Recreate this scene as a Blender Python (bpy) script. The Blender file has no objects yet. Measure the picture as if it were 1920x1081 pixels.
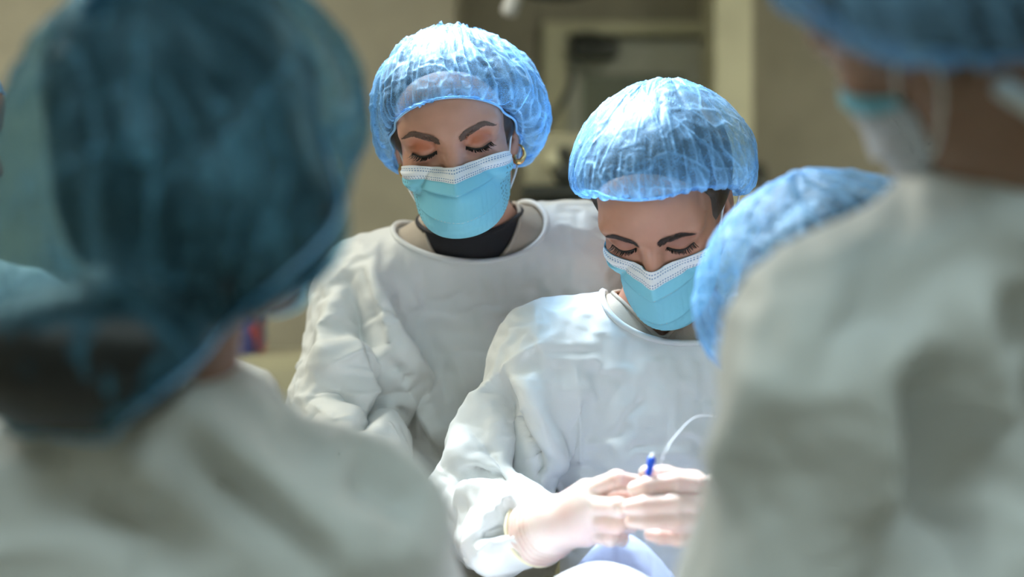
import bpy, math, random, time
import numpy as np
from mathutils import Vector, Matrix, Euler
T0 = time.time()
SC = bpy.context.scene
COL = SC.collection
FPX, CX, CY, CAMZ = 3000.0, 960.0, 540.5, 1.32      # focal length in pixels, image centre, camera height

# ------------------------------------------------------------------ camera
cam = bpy.data.cameras.new('camera')
cam.sensor_width = 36.0
cam.lens = 36.0 * FPX / 1920.0
cam.clip_start = 0.05
cam.dof.use_dof = True
cam.dof.focus_distance = 1.88
cam.dof.aperture_fstop = 1.8
cam_o = bpy.data.objects.new('camera', cam); COL.objects.link(cam_o)
cam_o.location = (0, 0, CAMZ)
cam_o.rotation_euler = (math.pi / 2, 0, 0)
SC.camera = cam_o

# ------------------------------------------------------------------ world, exposure
world = bpy.data.worlds.new('world'); SC.world = world; world.use_nodes = True
world.node_tree.nodes['Background'].inputs[0].default_value = (0.9, 0.95, 1.0, 1)
world.node_tree.nodes['Background'].inputs[1].default_value = 0.02
vs = SC.view_settings
vs.view_transform = 'Standard'; vs.look = 'None'; vs.gamma = 1.0; vs.use_curve_mapping = False
vs.exposure = 0.25

# ------------------------------------------------------------------ large lights: ceiling panels (one an added fill), the surgical lamp
def area_light(name, loc, target, size, energy, color, spread=180.0, shape='RECTANGLE', size_y=None):
    l = bpy.data.lights.new(name, 'AREA')
    l.shape = shape; l.size = size; l.size_y = size_y or size
    l.energy = energy; l.color = color; l.spread = math.radians(spread)
    o = bpy.data.objects.new(name, l); COL.objects.link(o)
    o.location = loc
    d = Vector(target) - Vector(loc)
    o.rotation_euler = d.to_track_quat('-Z', 'Y').to_euler()
    return o
cy = SC.cycles                                   # keep light paths short: an interior of cloth
cy.max_bounces = 4; cy.diffuse_bounces = 3; cy.glossy_bounces = 2; cy.transmission_bounces = 3
cy.transparent_max_bounces = 6; cy.caustics_reflective = False; cy.caustics_refractive = False
cy.use_adaptive_sampling = True; cy.adaptive_threshold = 0.08; cy.adaptive_min_samples = 12; cy.use_light_tree = False; cy.use_denoising = True
ceil_a = area_light('ceiling_light_panel', (-1.5, 2.3, 2.75), (-1.5, 2.3, 0), 1.2, 34, (1.0, .96, .80), size_y=.6)
ceil_b = area_light('ceiling_light_panel', (1.1, -0.2, 2.75), (1.1, -0.2, 0), 1.2, 10.5, (.66, .96, 1.0), size_y=.6)
ceil_c = area_light('ceiling_light_panel', (-.9, -0.2, 2.75), (-.9, -0.2, 0), 1.2, 10.5, (.66, .96, 1.0), size_y=.6)
ceil_fill = area_light('ceiling_light_panel', (1.5, 3.2, 2.75), (1.5, 3.2, 0), 1.2, 11, (1.0, .96, .80), size_y=.6)  # unseen panel, added to brighten the back wall and door at right
LAMP_AT, LAMP_AIM, LAMP_POWER = (-.20, 2.12, 2.32), (.19, 1.60, 1.03), 63.0      # lit surgical lamp: six converging beams (see its builder)
from mathutils.bvhtree import BVHTree
def px(x, y, d):
    """world point seen at photo pixel (x, y), d metres in front of the camera"""
    return np.array([(x - CX) / FPX * d, d, CAMZ - (y - CY) / FPX * d])

def rot(rx, ry, rz):
    return np.array(Euler((math.radians(rx), math.radians(ry), math.radians(rz)), 'XYZ').to_matrix())

# ------------------------------------------------------------------ signed distance toolkit
def smin(a, b, k):
    h = np.clip(0.5 + 0.5 * (b - a) / k, 0, 1)
    return b + (a - b) * h - k * h * (1 - h)

def smax(a, b, k):
    return -smin(-a, -b, k)

def d_ell(P, c, r, R=None):
    q = P - np.asarray(c, np.float32)
    if R is not None:
        q = q @ np.asarray(R, np.float32)
    r = np.asarray(r, np.float32)
    k0 = np.sqrt(((q / r) ** 2).sum(1)) + 1e-9
    k1 = np.sqrt(((q / (r * r)) ** 2).sum(1)) + 1e-9
    return k0 * (k0 - 1) / k1

def d_cone(P, a, b, ra, rb, flat=None):
    """capsule from a to b whose radius runs from ra to rb; flat=(axis, factor) squashes it"""
    a = np.asarray(a, np.float32); b = np.asarray(b, np.float32)
    ba = b - a
    if flat is not None:
        ax = np.asarray(flat[0], np.float32); ax = ax / np.linalg.norm(ax)
        s = flat[1]
        P = P + np.outer((P - a) @ ax, ax) * (1 / s - 1)
        ba = ba + ax * (ba @ ax) * (1 / s - 1)
    pa = P - a
    t = np.clip(pa @ ba / (ba @ ba), 0, 1)
    d = np.linalg.norm(pa - t[:, None] * ba, axis=1)
    return d - (ra + (rb - ra) * t)

def union(ds, k):
    d = ds[0]
    for e in ds[1:]:
        d = smin(d, e, k)
    return d

def mesh_sdf(f, lo, hi, h):
    """surface nets on a sparse grid: returns vertices, quads"""
    lo = np.asarray(lo, float); hi = np.asarray(hi, float)
    B = 6
    nb = np.ceil((hi - lo) / (h * B)).astype(int)
    n = nb * B + 1
    # coarse pass
    cg = [lo[i] + (np.arange(nb[i]) + 0.5) * h * B for i in range(3)]
    C = np.stack(np.meshgrid(*cg, indexing='ij'), -1).reshape(-1, 3).astype(np.float32)
    fc = f(C).reshape(nb)
    near = np.abs(fc) < h * B * 1.25
    D = np.ones(n, np.float32)
    sgn = np.where(fc < 0, -1.0, 1.0).astype(np.float32)
    D[:-1, :-1, :-1] = np.repeat(np.repeat(np.repeat(sgn, B, 0), B, 1), B, 2)
    D *= 1e3 * h
    M = np.zeros(n, bool)
    idx = np.argwhere(near)
    off = np.stack(np.meshgrid(*[np.arange(B + 1)] * 3, indexing='ij'), -1).reshape(-1, 3)
    allp = (idx[:, None, :] * B + off[None]).reshape(-1, 3)
    M[allp[:, 0], allp[:, 1], allp[:, 2]] = True
    ii = np.argwhere(M)
    P = (lo + ii * h).astype(np.float32)
    out = np.empty(len(P), np.float32)
    for s in range(0, len(P), 400000):
        out[s:s + 400000] = f(P[s:s + 400000])
    D[ii[:, 0], ii[:, 1], ii[:, 2]] = out
    S = D < 0
    cs = np.zeros(n - 1, np.int8)
    for dx in (0, 1):
        for dy in (0, 1):
            for dz in (0, 1):
                cs += S[dx:n[0] - 1 + dx, dy:n[1] - 1 + dy, dz:n[2] - 1 + dz]
    act = (cs > 0) & (cs < 8)
    vi = np.full(n - 1, -1, np.int64)
    cells = np.argwhere(act)
    vi[act] = np.arange(len(cells))
    acc = np.zeros((len(cells), 3)); cnt = np.zeros(len(cells))
    corners = [(a, b, c) for a in (0, 1) for b in (0, 1) for c in (0, 1)]
    for i, A in enumerate(corners):
        for Bc in corners[i + 1:]:
            if sum(abs(A[k] - Bc[k]) for k in range(3)) != 1:
                continue
            da = D[cells[:, 0] + A[0], cells[:, 1] + A[1], cells[:, 2] + A[2]]
            db = D[cells[:, 0] + Bc[0], cells[:, 1] + Bc[1], cells[:, 2] + Bc[2]]
            m = (da < 0) != (db < 0)
            t = np.where(m, da / np.where(m, da - db, 1), 0)
            p = np.asarray(A) + t[:, None] * (np.asarray(Bc) - np.asarray(A))
            acc[m] += p[m]; cnt[m] += 1
    V = lo + (cells + acc / np.maximum(cnt, 1)[:, None]) * h
    Q = []
    for ax in range(3):
        u, v = (ax + 1) % 3, (ax + 2) % 3
        sl0 = [slice(None)] * 3; sl1 = [slice(None)] * 3
        sl0[ax] = slice(0, n[ax] - 1); sl1[ax] = slice(1, n[ax])
        e = S[tuple(sl0)] != S[tuple(sl1)]
        E = np.argwhere(e)
        E = E[(E[:, u] > 0) & (E[:, v] > 0) & (E[:, u] < n[u] - 1) & (E[:, v] < n[v] - 1)]
        inside = S[E[:, 0], E[:, 1], E[:, 2]]
        def cid(du, dv):
            c = E.copy(); c[:, u] -= du; c[:, v] -= dv
            return vi[c[:, 0], c[:, 1], c[:, 2]]
        q = np.stack([cid(1, 1), cid(0, 1), cid(0, 0), cid(1, 0)], 1)
        q[~inside] = q[~inside][:, ::-1]
        Q.append(q)
    Q = np.concatenate(Q)
    Q = Q[(Q >= 0).all(1)]
    return V, Q

def compact(V, Q, keep):
    """drop vertices where keep is False, with the faces on them"""
    m = -np.ones(len(V), int); m[keep] = np.arange(keep.sum())
    q = m[Q]; q = q[(q >= 0).all(1)]
    return V[keep], q

def biggest(V, Q):
    """the largest connected piece"""
    lab = np.arange(len(V))
    e = np.concatenate([Q[:, [0, 1]], Q[:, [1, 2]], Q[:, [2, 3]]])
    while True:
        old = lab.copy()
        np.minimum.at(lab, e[:, 0], lab[e[:, 1]]); np.minimum.at(lab, e[:, 1], lab[e[:, 0]])
        lab = lab[lab]
        if (lab == old).all():
            break
    u, c = np.unique(lab, return_counts=True)
    return compact(V, Q, lab == u[c.argmax()])

def relax(V, Q, n=3, lam=0.5, fix=None):
    e = np.concatenate([Q[:, [0, 1]], Q[:, [1, 2]], Q[:, [2, 3]], Q[:, [3, 0]]])
    e = np.concatenate([e, e[:, ::-1]])
    deg = np.bincount(e[:, 0], minlength=len(V)).astype(float)
    for _ in range(n):
        A = np.stack([np.bincount(e[:, 0], V[e[:, 1], k], len(V)) for k in range(3)], 1) / np.maximum(deg, 1)[:, None]
        W = V + lam * (A - V)
        if fix is not None:
            W[fix] = V[fix]
        V = W
    return V

def normals(V, Q):
    n = np.cross(V[Q[:, 2]] - V[Q[:, 0]], V[Q[:, 3]] - V[Q[:, 1]])
    N = np.stack([np.bincount(Q.ravel(), np.repeat(n[:, k], 4), len(V)) for k in range(3)], 1)
    return N / (np.linalg.norm(N, axis=1)[:, None] + 1e-12)

def subdivide(V, Q, levels=1):
    """Catmull-Clark subdivision of a quad mesh"""
    for _ in range(levels):
        n, m = len(V), len(Q)
        fp = V[Q].mean(1)
        a = Q.ravel(); b = Q[:, [1, 2, 3, 0]].ravel()
        key = np.minimum(a, b).astype(np.int64) * n + np.maximum(a, b)
        u, inv, cnt = np.unique(key, return_inverse=True, return_counts=True)
        ea, eb = u // n, u % n
        ne = len(u); mid = .5 * (V[ea] + V[eb])
        fi = np.repeat(np.arange(m), 4)
        fs = np.stack([np.bincount(inv, fp[fi, k], ne) for k in range(3)], 1)
        inner = cnt == 2
        ep = mid.copy(); ep[inner] = (V[ea[inner]] + V[eb[inner]] + fs[inner]) / 4
        val = np.bincount(a, minlength=n).astype(float)
        F = np.stack([np.bincount(a, fp[fi, k], n) for k in range(3)], 1) / np.maximum(val, 1)[:, None]
        ei = np.concatenate([ea, eb]); md = np.concatenate([mid, mid])
        de = np.bincount(ei, minlength=n).astype(float)
        R_ = np.stack([np.bincount(ei, md[:, k], n) for k in range(3)], 1) / np.maximum(de, 1)[:, None]
        nv = (F + 2 * R_ + (de - 3)[:, None] * V) / np.maximum(de, 1)[:, None]
        be = ~inner; bi = np.concatenate([ea[be], eb[be]]); bm = np.concatenate([mid[be], mid[be]])
        db = np.bincount(bi, minlength=n); ob = db > 0
        S = np.stack([np.bincount(bi, bm[:, k], n) for k in range(3)], 1)
        nv[ob] = .5 * V[ob] + .5 * S[ob] / db[ob][:, None]
        e4 = inv.reshape(m, 4)
        f0 = n + ne + np.arange(m)
        Q = np.concatenate([np.stack([Q[:, k], n + e4[:, k], f0, n + e4[:, (k + 3) % 4]], 1) for k in range(4)])
        V = np.concatenate([nv, ep, fp])
    return V, Q

# ------------------------------------------------------------------ noise
def _h(i, s):
    x = np.sin(i @ np.array([127.1, 311.7, 74.7]) + s * 17.13) * 43758.5453
    return x - np.floor(x)

def vnoise(P, scale, seed=0):
    """smooth value noise in [-1, 1]"""
    p = P * scale + seed * 3.71
    i = np.floor(p); f = p - i
    f = f * f * f * (f * (f * 6 - 15) + 10)
    r = 0
    for a in (0, 1):
        for b in (0, 1):
            for c in (0, 1):
                w = (f[:, 0] if a else 1 - f[:, 0]) * (f[:, 1] if b else 1 - f[:, 1]) * (f[:, 2] if c else 1 - f[:, 2])
                r = r + w * _h(i + np.array([a, b, c]), seed)
    return r * 2 - 1

# ------------------------------------------------------------------ objects
def new_obj(name, V, F, mat, parent=None, smooth=True, attrs=None):
    me = bpy.data.meshes.new(name)
    if isinstance(F, np.ndarray):
        nv, nf, k = len(V), len(F), F.shape[1]
        me.vertices.add(nv); me.vertices.foreach_set('co', np.asarray(V, np.float32).ravel())
        me.loops.add(nf * k); me.loops.foreach_set('vertex_index', F.astype(np.int32).ravel())
        me.polygons.add(nf)
        me.polygons.foreach_set('loop_start', np.arange(0, nf * k, k, dtype=np.int32))
        me.update(calc_edges=True); me.validate()
    else:
        me.from_pydata([tuple(v) for v in V], [], F)
    if smooth:
        me.polygons.foreach_set('use_smooth', np.ones(len(me.polygons), bool))
    for k, a in (attrs or {}).items():
        a = np.asarray(a, np.float32)
        if a.ndim == 1:
            me.attributes.new(k, 'FLOAT', 'POINT').data.foreach_set('value', a)
        elif a.shape[1] == 3:
            me.attributes.new(k, 'FLOAT_VECTOR', 'POINT').data.foreach_set('vector', a.ravel())
    if mat:
        me.materials.append(mat)
    o = bpy.data.objects.new(name, me); COL.objects.link(o)
    if parent is not None:
        o.parent = parent
    return o

def settle(V, Q, pin, steps=60, iters=6, grow=0.08, gravity=(0, 0, -1e-4), goal=0.0, bend=0.05, push=None, press=0.0, damp=0.9, seed=1, jitter=0.001, rest=None, aniso=None):
    """let fabric crumple: position-based cloth. rest lengths are `grow` longer than the start shape, so
    it has to buckle into folds; `pin` verts stay, `goal` pulls softly back, `push` = sdf of what lies inside"""
    V = np.array(V, float); n = len(V)
    E = np.concatenate([Q[:, [0, 1]], Q[:, [1, 2]], Q[:, [2, 3]], Q[:, [3, 0]]])
    E = np.unique(np.sort(E, 1), axis=0)
    Dg = np.concatenate([Q[:, [0, 2]], Q[:, [1, 3]]])
    L = np.concatenate([E, Dg])
    kk = np.concatenate([np.ones(len(E)), np.full(len(Dg), 0.5)])
    i, j = L[:, 0], L[:, 1]
    X0 = V if rest is None else rest
    g = np.asarray(grow)
    if g.ndim:
        g = 0.5 * (g[i] + g[j])
    if aniso is not None:
        dv = X0[i] - X0[j]; dv /= np.linalg.norm(dv, axis=1)[:, None] + 1e-12
        al = np.abs((dv * 0.5 * (aniso[i] + aniso[j])).sum(1))
        g = g * (0.15 + 0.85 * al)
    r = np.linalg.norm(X0[i] - X0[j], axis=1) * (1 + g)
    w = np.where(np.asarray(pin) > 0.5, 0.0, 1.0)
    wi, wj = w[i], w[j]; ws = np.maximum(wi + wj, 1e-9)
    cnt = np.bincount(i, kk, n) + np.bincount(j, kk, n)
    ii = np.concatenate([i, j])
    ei = np.concatenate([E[:, 0], E[:, 1]]); ej = np.concatenate([E[:, 1], E[:, 0]])
    deg = np.bincount(ei, minlength=n)
    rng = np.random.default_rng(seed)
    X = V + rng.normal(0, jitter, V.shape) * w[:, None]
    vel = np.zeros_like(X); gv = np.asarray(gravity, float)
    goal = np.asarray(goal)
    om = 1.6
    for s in range(steps):
        P = X.copy()
        vel = vel * damp + gv * w[:, None]
        if press:
            vel += press * normals(X, Q) * w[:, None]
        X = X + vel
        for _ in range(iters):
            d = X[i] - X[j]
            l = np.sqrt((d * d).sum(1)) + 1e-12
            c = ((l - r) / l * kk / ws)[:, None] * d
            a = -c * wi[:, None]; b = c * wj[:, None]
            ab = np.concatenate([a, b])
            for k in range(3):
                X[:, k] += om * np.bincount(ii, ab[:, k], n) / cnt
        if bend > 0:
            lap = np.stack([np.bincount(ei, X[ej, k], n) for k in range(3)], 1) / deg[:, None] - X
            X += bend * lap * w[:, None]
        if goal.ndim or goal > 0:
            X += (goal * w if goal.ndim == 0 else goal * w)[:, None] * (V - X)
        if push is not None and s % 3 == 2:
            f = push(X.astype(np.float32)).astype(float)
            m = (f < 0) & (w > 0)
            if m.any():
                Y = X[m]; e = 1e-3
                G = np.stack([push((Y + e * np.eye(3)[k]).astype(np.float32)) for k in range(3)], 1) - f[m][:, None]
                G = G / (np.linalg.norm(G, axis=1)[:, None] + 1e-9)
                X[m] = Y - G * f[m][:, None]
        vel = np.clip(X - P, -0.01, 0.01)
    return X

def arc(pts, n):
    """smooth curve through points (Catmull-Rom)"""
    p = np.asarray(pts, float)
    p = np.concatenate([[2 * p[0] - p[1]], p, [2 * p[-1] - p[-2]]])
    t = np.linspace(0, len(p) - 3 - 1e-6, n)
    k = t.astype(int); f = (t - k)[:, None]
    a, b, c, d = p[k], p[k + 1], p[k + 2], p[k + 3]
    return .5 * (2 * b + (c - a) * f + (2 * a - 5 * b + 4 * c - d) * f ** 2 + (3 * b - a - 3 * c + d) * f ** 3)

def tube(path, r, k=8, closed=False, flat=None):
    """tube around a path; r number or list; flat squashes along that fixed direction"""
    P = np.asarray(path, float); n = len(P)
    if closed:
        T = np.roll(P, -1, 0) - np.roll(P, 1, 0)
    else:
        T = np.gradient(P, axis=0)
    T /= np.linalg.norm(T, axis=1)[:, None] + 1e-12
    up = np.array([0, 0, 1.0]) if abs(T[0, 2]) < .9 else np.array([1.0, 0, 0])
    u = np.cross(T[0], up); u /= np.linalg.norm(u)
    U = []
    for i in range(n):
        u = u - T[i] * (u @ T[i]); u /= np.linalg.norm(u) + 1e-12; U.append(u)
    U = np.array(U); W = np.cross(T, U)
    rr = np.broadcast_to(np.asarray(r, float), (n,))
    a = np.linspace(0, 2 * np.pi, k, endpoint=False)
    V = P[:, None, :] + rr[:, None, None] * (np.cos(a)[None, :, None] * U[:, None, :] + np.sin(a)[None, :, None] * W[:, None, :])
    V = V.reshape(-1, 3)
    m = n if closed else n - 1
    i = np.arange(m)[:, None]; j = np.arange(k)[None, :]
    i2 = (i + 1) % n; j2 = (j + 1) % k
    Q = np.stack([i * k + j, i * k + j2, i2 * k + j2, i2 * k + j], -1).reshape(-1, 4)
    if not closed:
        F = [tuple(int(v) for v in q) for q in Q] + [tuple(range(k - 1, -1, -1)), tuple((n - 1) * k + x for x in range(k))]
        return V, F
    return V, Q

def grid_faces(nu, nv, wrap=False):
    i = np.arange(nv - 1)[:, None]; j = np.arange(nu if wrap else nu - 1)[None, :]
    j2 = (j + 1) % nu
    return np.stack([i * nu + j, i * nu + j2, (i + 1) * nu + j2, (i + 1) * nu + j], -1).reshape(-1, 4)

# ------------------------------------------------------------------ materials
def mat_new(name, color=(.8, .8, .8), rough=.5, **kw):
    m = bpy.data.materials.new(name); m.use_nodes = True
    p = m.node_tree.nodes['Principled BSDF']
    p.inputs['Base Color'].default_value = (*color, 1)
    p.inputs['Roughness'].default_value = rough
    for k, v in kw.items():
        p.inputs[k].default_value = v
    return m, m.node_tree, p

def node(nt, t, **kw):
    n = nt.nodes.new(t)
    for k, v in kw.items():
        if k.startswith('i_'):
            key = k[2:]
            n.inputs[int(key) if key.isdigit() else key.replace('_', ' ')].default_value = v
        else:
            setattr(n, k, v)
    return n

def noise_bump(nt, p, scale, strength, dist=.002, detail=4, coord='Object', extra=None):
    tc = node(nt, 'ShaderNodeTexCoord')
    nz = node(nt, 'ShaderNodeTexNoise'); nz.inputs['Scale'].default_value = scale; nz.inputs['Detail'].default_value = detail
    nt.links.new(tc.outputs[coord], nz.inputs['Vector'])
    b = node(nt, 'ShaderNodeBump'); b.inputs['Strength'].default_value = strength; b.inputs['Distance'].default_value = dist
    nt.links.new(nz.outputs[0], b.inputs['Height'])
    nt.links.new(b.outputs[0], p.inputs['Normal'])
    return nz, b

def color_noise(nt, p, c1, c2, scale, detail=1):
    tc = node(nt, 'ShaderNodeTexCoord')
    nz = node(nt, 'ShaderNodeTexNoise'); nz.inputs['Scale'].default_value = scale; nz.inputs['Detail'].default_value = detail
    nt.links.new(tc.outputs['Object'], nz.inputs['Vector'])
    r = node(nt, 'ShaderNodeValToRGB')
    r.color_ramp.elements[0].position = .35; r.color_ramp.elements[1].position = .65
    r.color_ramp.elements[0].color = (*c1, 1); r.color_ramp.elements[1].color = (*c2, 1)
    nt.links.new(nz.outputs[0], r.inputs[0])
    nt.links.new(r.outputs[0], p.inputs['Base Color'])
    return r

def simple(name, color, rough=.5, bump=None, **kw):
    m, nt, p = mat_new(name, color, rough, **kw)
    c2 = tuple(min(1, c * 1.06) for c in color); c1 = tuple(c * .94 for c in color)
    color_noise(nt, p, c1, c2, 9.0)
    if bump:
        noise_bump(nt, p, *bump)
    return m

M = {}
def gown_mat(name, color):
    m, nt, p = mat_new(name, color, .5)
    p.inputs['Specular IOR Level'].default_value = .35
    tc = node(nt, 'ShaderNodeTexCoord')
    v = node(nt, 'ShaderNodeTexNoise'); v.inputs['Scale'].default_value = 16; v.inputs['Detail'].default_value = 3; v.inputs['Distortion'].default_value = .6
    f = node(nt, 'ShaderNodeTexNoise'); f.inputs['Scale'].default_value = 700; f.inputs['Detail'].default_value = 0
    nt.links.new(tc.outputs['Object'], v.inputs['Vector']); nt.links.new(tc.outputs['Object'], f.inputs['Vector'])
    b1 = node(nt, 'ShaderNodeBump'); b1.inputs['Strength'].default_value = .22; b1.inputs['Distance'].default_value = .006
    b2 = node(nt, 'ShaderNodeBump'); b2.inputs['Strength'].default_value = .12; b2.inputs['Distance'].default_value = .0006
    nt.links.new(v.outputs[0], b1.inputs['Height']); nt.links.new(f.outputs[0], b2.inputs['Height'])
    nt.links.new(b1.outputs[0], b2.inputs['Normal']); nt.links.new(b2.outputs[0], p.inputs['Normal'])
    tr = node(nt, 'ShaderNodeBsdfTranslucent'); tr.inputs[0].default_value = (*color, 1)
    mx = node(nt, 'ShaderNodeMixShader'); mx.inputs[0].default_value = .14
    out = nt.nodes['Material Output']
    nt.links.new(p.outputs[0], mx.inputs[1]); nt.links.new(tr.outputs[0], mx.inputs[2]); nt.links.new(mx.outputs[0], out.inputs[0])
    return m
M['gown'] = gown_mat('gown_fabric', (.78, .80, .80))

def cap_mat(name, color, clear):
    """thin non-woven: partly see-through, more opaque where the fabric is doubled in a fold"""
    m, nt, p = mat_new(name, color, .45)
    p.inputs['Specular IOR Level'].default_value = .45
    tc = node(nt, 'ShaderNodeTexCoord')
    at = node(nt, 'ShaderNodeAttribute'); at.attribute_name = 'fold'
    # crinkle bump
    w = node(nt, 'ShaderNodeTexNoise'); w.noise_type = 'RIDGED_MULTIFRACTAL'
    w.inputs['Scale'].default_value = 34; w.inputs['Detail'].default_value = 3; w.inputs['Distortion'].default_value = 1.2
    nt.links.new(tc.outputs['Object'], w.inputs['Vector'])
    f = node(nt, 'ShaderNodeTexNoise'); f.inputs['Scale'].default_value = 900; f.inputs['Detail'].default_value = 1
    nt.links.new(tc.outputs['Object'], f.inputs['Vector'])
    b1 = node(nt, 'ShaderNodeBump'); b1.inputs['Strength'].default_value = .45; b1.inputs['Distance'].default_value = .004
    b2 = node(nt, 'ShaderNodeBump'); b2.inputs['Strength'].default_value = .2; b2.inputs['Distance'].default_value = .0006
    nt.links.new(w.outputs[0], b1.inputs['Height']); nt.links.new(f.outputs[0], b2.inputs['Height'])
    nt.links.new(b1.outputs[0], b2.inputs['Normal']); nt.links.new(b2.outputs[0], p.inputs['Normal'])
    # opacity = base + fold + fibre noise
    r = node(nt, 'ShaderNodeMapRange'); r.inputs['From Min'].default_value = .35; r.inputs['From Max'].default_value = .75
    r.inputs['To Min'].default_value = -.1; r.inputs['To Max'].default_value = .12
    nt.links.new(f.outputs[0], r.inputs['Value'])
    a1 = node(nt, 'ShaderNodeMath', operation='MULTIPLY_ADD'); a1.inputs[1].default_value = .55; a1.inputs[2].default_value = 1 - clear
    nt.links.new(at.outputs['Fac'], a1.inputs[0])
    a2 = node(nt, 'ShaderNodeMath', operation='ADD', use_clamp=True)
    nt.links.new(a1.outputs[0], a2.inputs[0]); nt.links.new(r.outputs[0], a2.inputs[1])
    tl = node(nt, 'ShaderNodeBsdfTranslucent'); tl.inputs[0].default_value = (*color, 1)
    tp = node(nt, 'ShaderNodeBsdfTransparent'); tp.inputs[0].default_value = (*(c ** .3 for c in color), 1)
    m1 = node(nt, 'ShaderNodeMixShader'); m1.inputs[0].default_value = .16
    nt.links.new(p.outputs[0], m1.inputs[1]); nt.links.new(tl.outputs[0], m1.inputs[2])
    m2 = node(nt, 'ShaderNodeMixShader')
    nt.links.new(a2.outputs[0], m2.inputs[0]); nt.links.new(tp.outputs[0], m2.inputs[1]); nt.links.new(m1.outputs[0], m2.inputs[2])
    nt.links.new(m2.outputs[0], nt.nodes['Material Output'].inputs[0])
    return m
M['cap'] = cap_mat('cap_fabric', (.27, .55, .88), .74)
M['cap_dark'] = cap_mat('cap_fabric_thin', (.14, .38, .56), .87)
M['band'] = simple('cap_elastic', (.30, .58, .90), .6)

def skin_mat(name):
    m, nt, p = mat_new(name, (.6, .35, .25), .42)
    at = node(nt, 'ShaderNodeAttribute'); at.attribute_name = 'tint'
    tc = node(nt, 'ShaderNodeTexCoord')
    nz = node(nt, 'ShaderNodeTexNoise'); nz.inputs['Scale'].default_value = 60; nz.inputs['Detail'].default_value = 5
    nt.links.new(tc.outputs['Object'], nz.inputs['Vector'])
    r = node(nt, 'ShaderNodeMapRange'); r.inputs['To Min'].default_value = .9; r.inputs['To Max'].default_value = 1.1
    nt.links.new(nz.outputs[0], r.inputs['Value'])
    mu = node(nt, 'ShaderNodeVectorMath', operation='SCALE')
    nt.links.new(at.outputs['Vector'], mu.inputs[0]); nt.links.new(r.outputs[0], mu.inputs['Scale'])
    nt.links.new(mu.outputs[0], p.inputs['Base Color'])
    p.inputs['Subsurface Weight'].default_value = .18
    p.inputs['Subsurface Radius'].default_value = (.012, .005, .003)
    p.inputs['Subsurface Scale'].default_value = 1.0
    f = node(nt, 'ShaderNodeTexNoise'); f.inputs['Scale'].default_value = 500
    nt.links.new(tc.outputs['Object'], f.inputs['Vector'])
    b = node(nt, 'ShaderNodeBump'); b.inputs['Strength'].default_value = .12; b.inputs['Distance'].default_value = .0006
    nt.links.new(f.outputs[0], b.inputs['Height']); nt.links.new(b.outputs[0], p.inputs['Normal'])
    return m
M['skin'] = skin_mat('skin')

def hair_mat(name, c):
    m, nt, p = mat_new(name, c, .4)
    tc = node(nt, 'ShaderNodeTexCoord')
    mp = node(nt, 'ShaderNodeMapping'); mp.inputs['Scale'].default_value = (160, 20, 60)
    nz = node(nt, 'ShaderNodeTexNoise'); nz.inputs['Scale'].default_value = 1.5; nz.inputs['Detail'].default_value = 4
    nt.links.new(tc.outputs['Object'], mp.inputs[0]); nt.links.new(mp.outputs[0], nz.inputs['Vector'])
    r = node(nt, 'ShaderNodeValToRGB'); r.color_ramp.elements[0].color = (*(v * .4 for v in c), 1); r.color_ramp.elements[1].color = (*(v * 1.8 for v in c), 1)
    nt.links.new(nz.outputs[0], r.inputs[0]); nt.links.new(r.outputs[0], p.inputs['Base Color'])
    b = node(nt, 'ShaderNodeBump'); b.inputs['Strength'].default_value = .6; b.inputs['Distance'].default_value = .002
    nt.links.new(nz.outputs[0], b.inputs['Height']); nt.links.new(b.outputs[0], p.inputs['Normal'])
    return m
M['hair'] = hair_mat('dark_hair', (.035, .02, .014))
M['hair_black'] = hair_mat('black_hair', (.010, .011, .012))
M['lash'] = simple('lash_black', (.012, .009, .008), .5)
M['brow_dark'] = simple('brow_dark_hair', (.035, .018, .014), .6)
M['brow'] = simple('brow_hair', (.12, .07, .05), .6)

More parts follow.
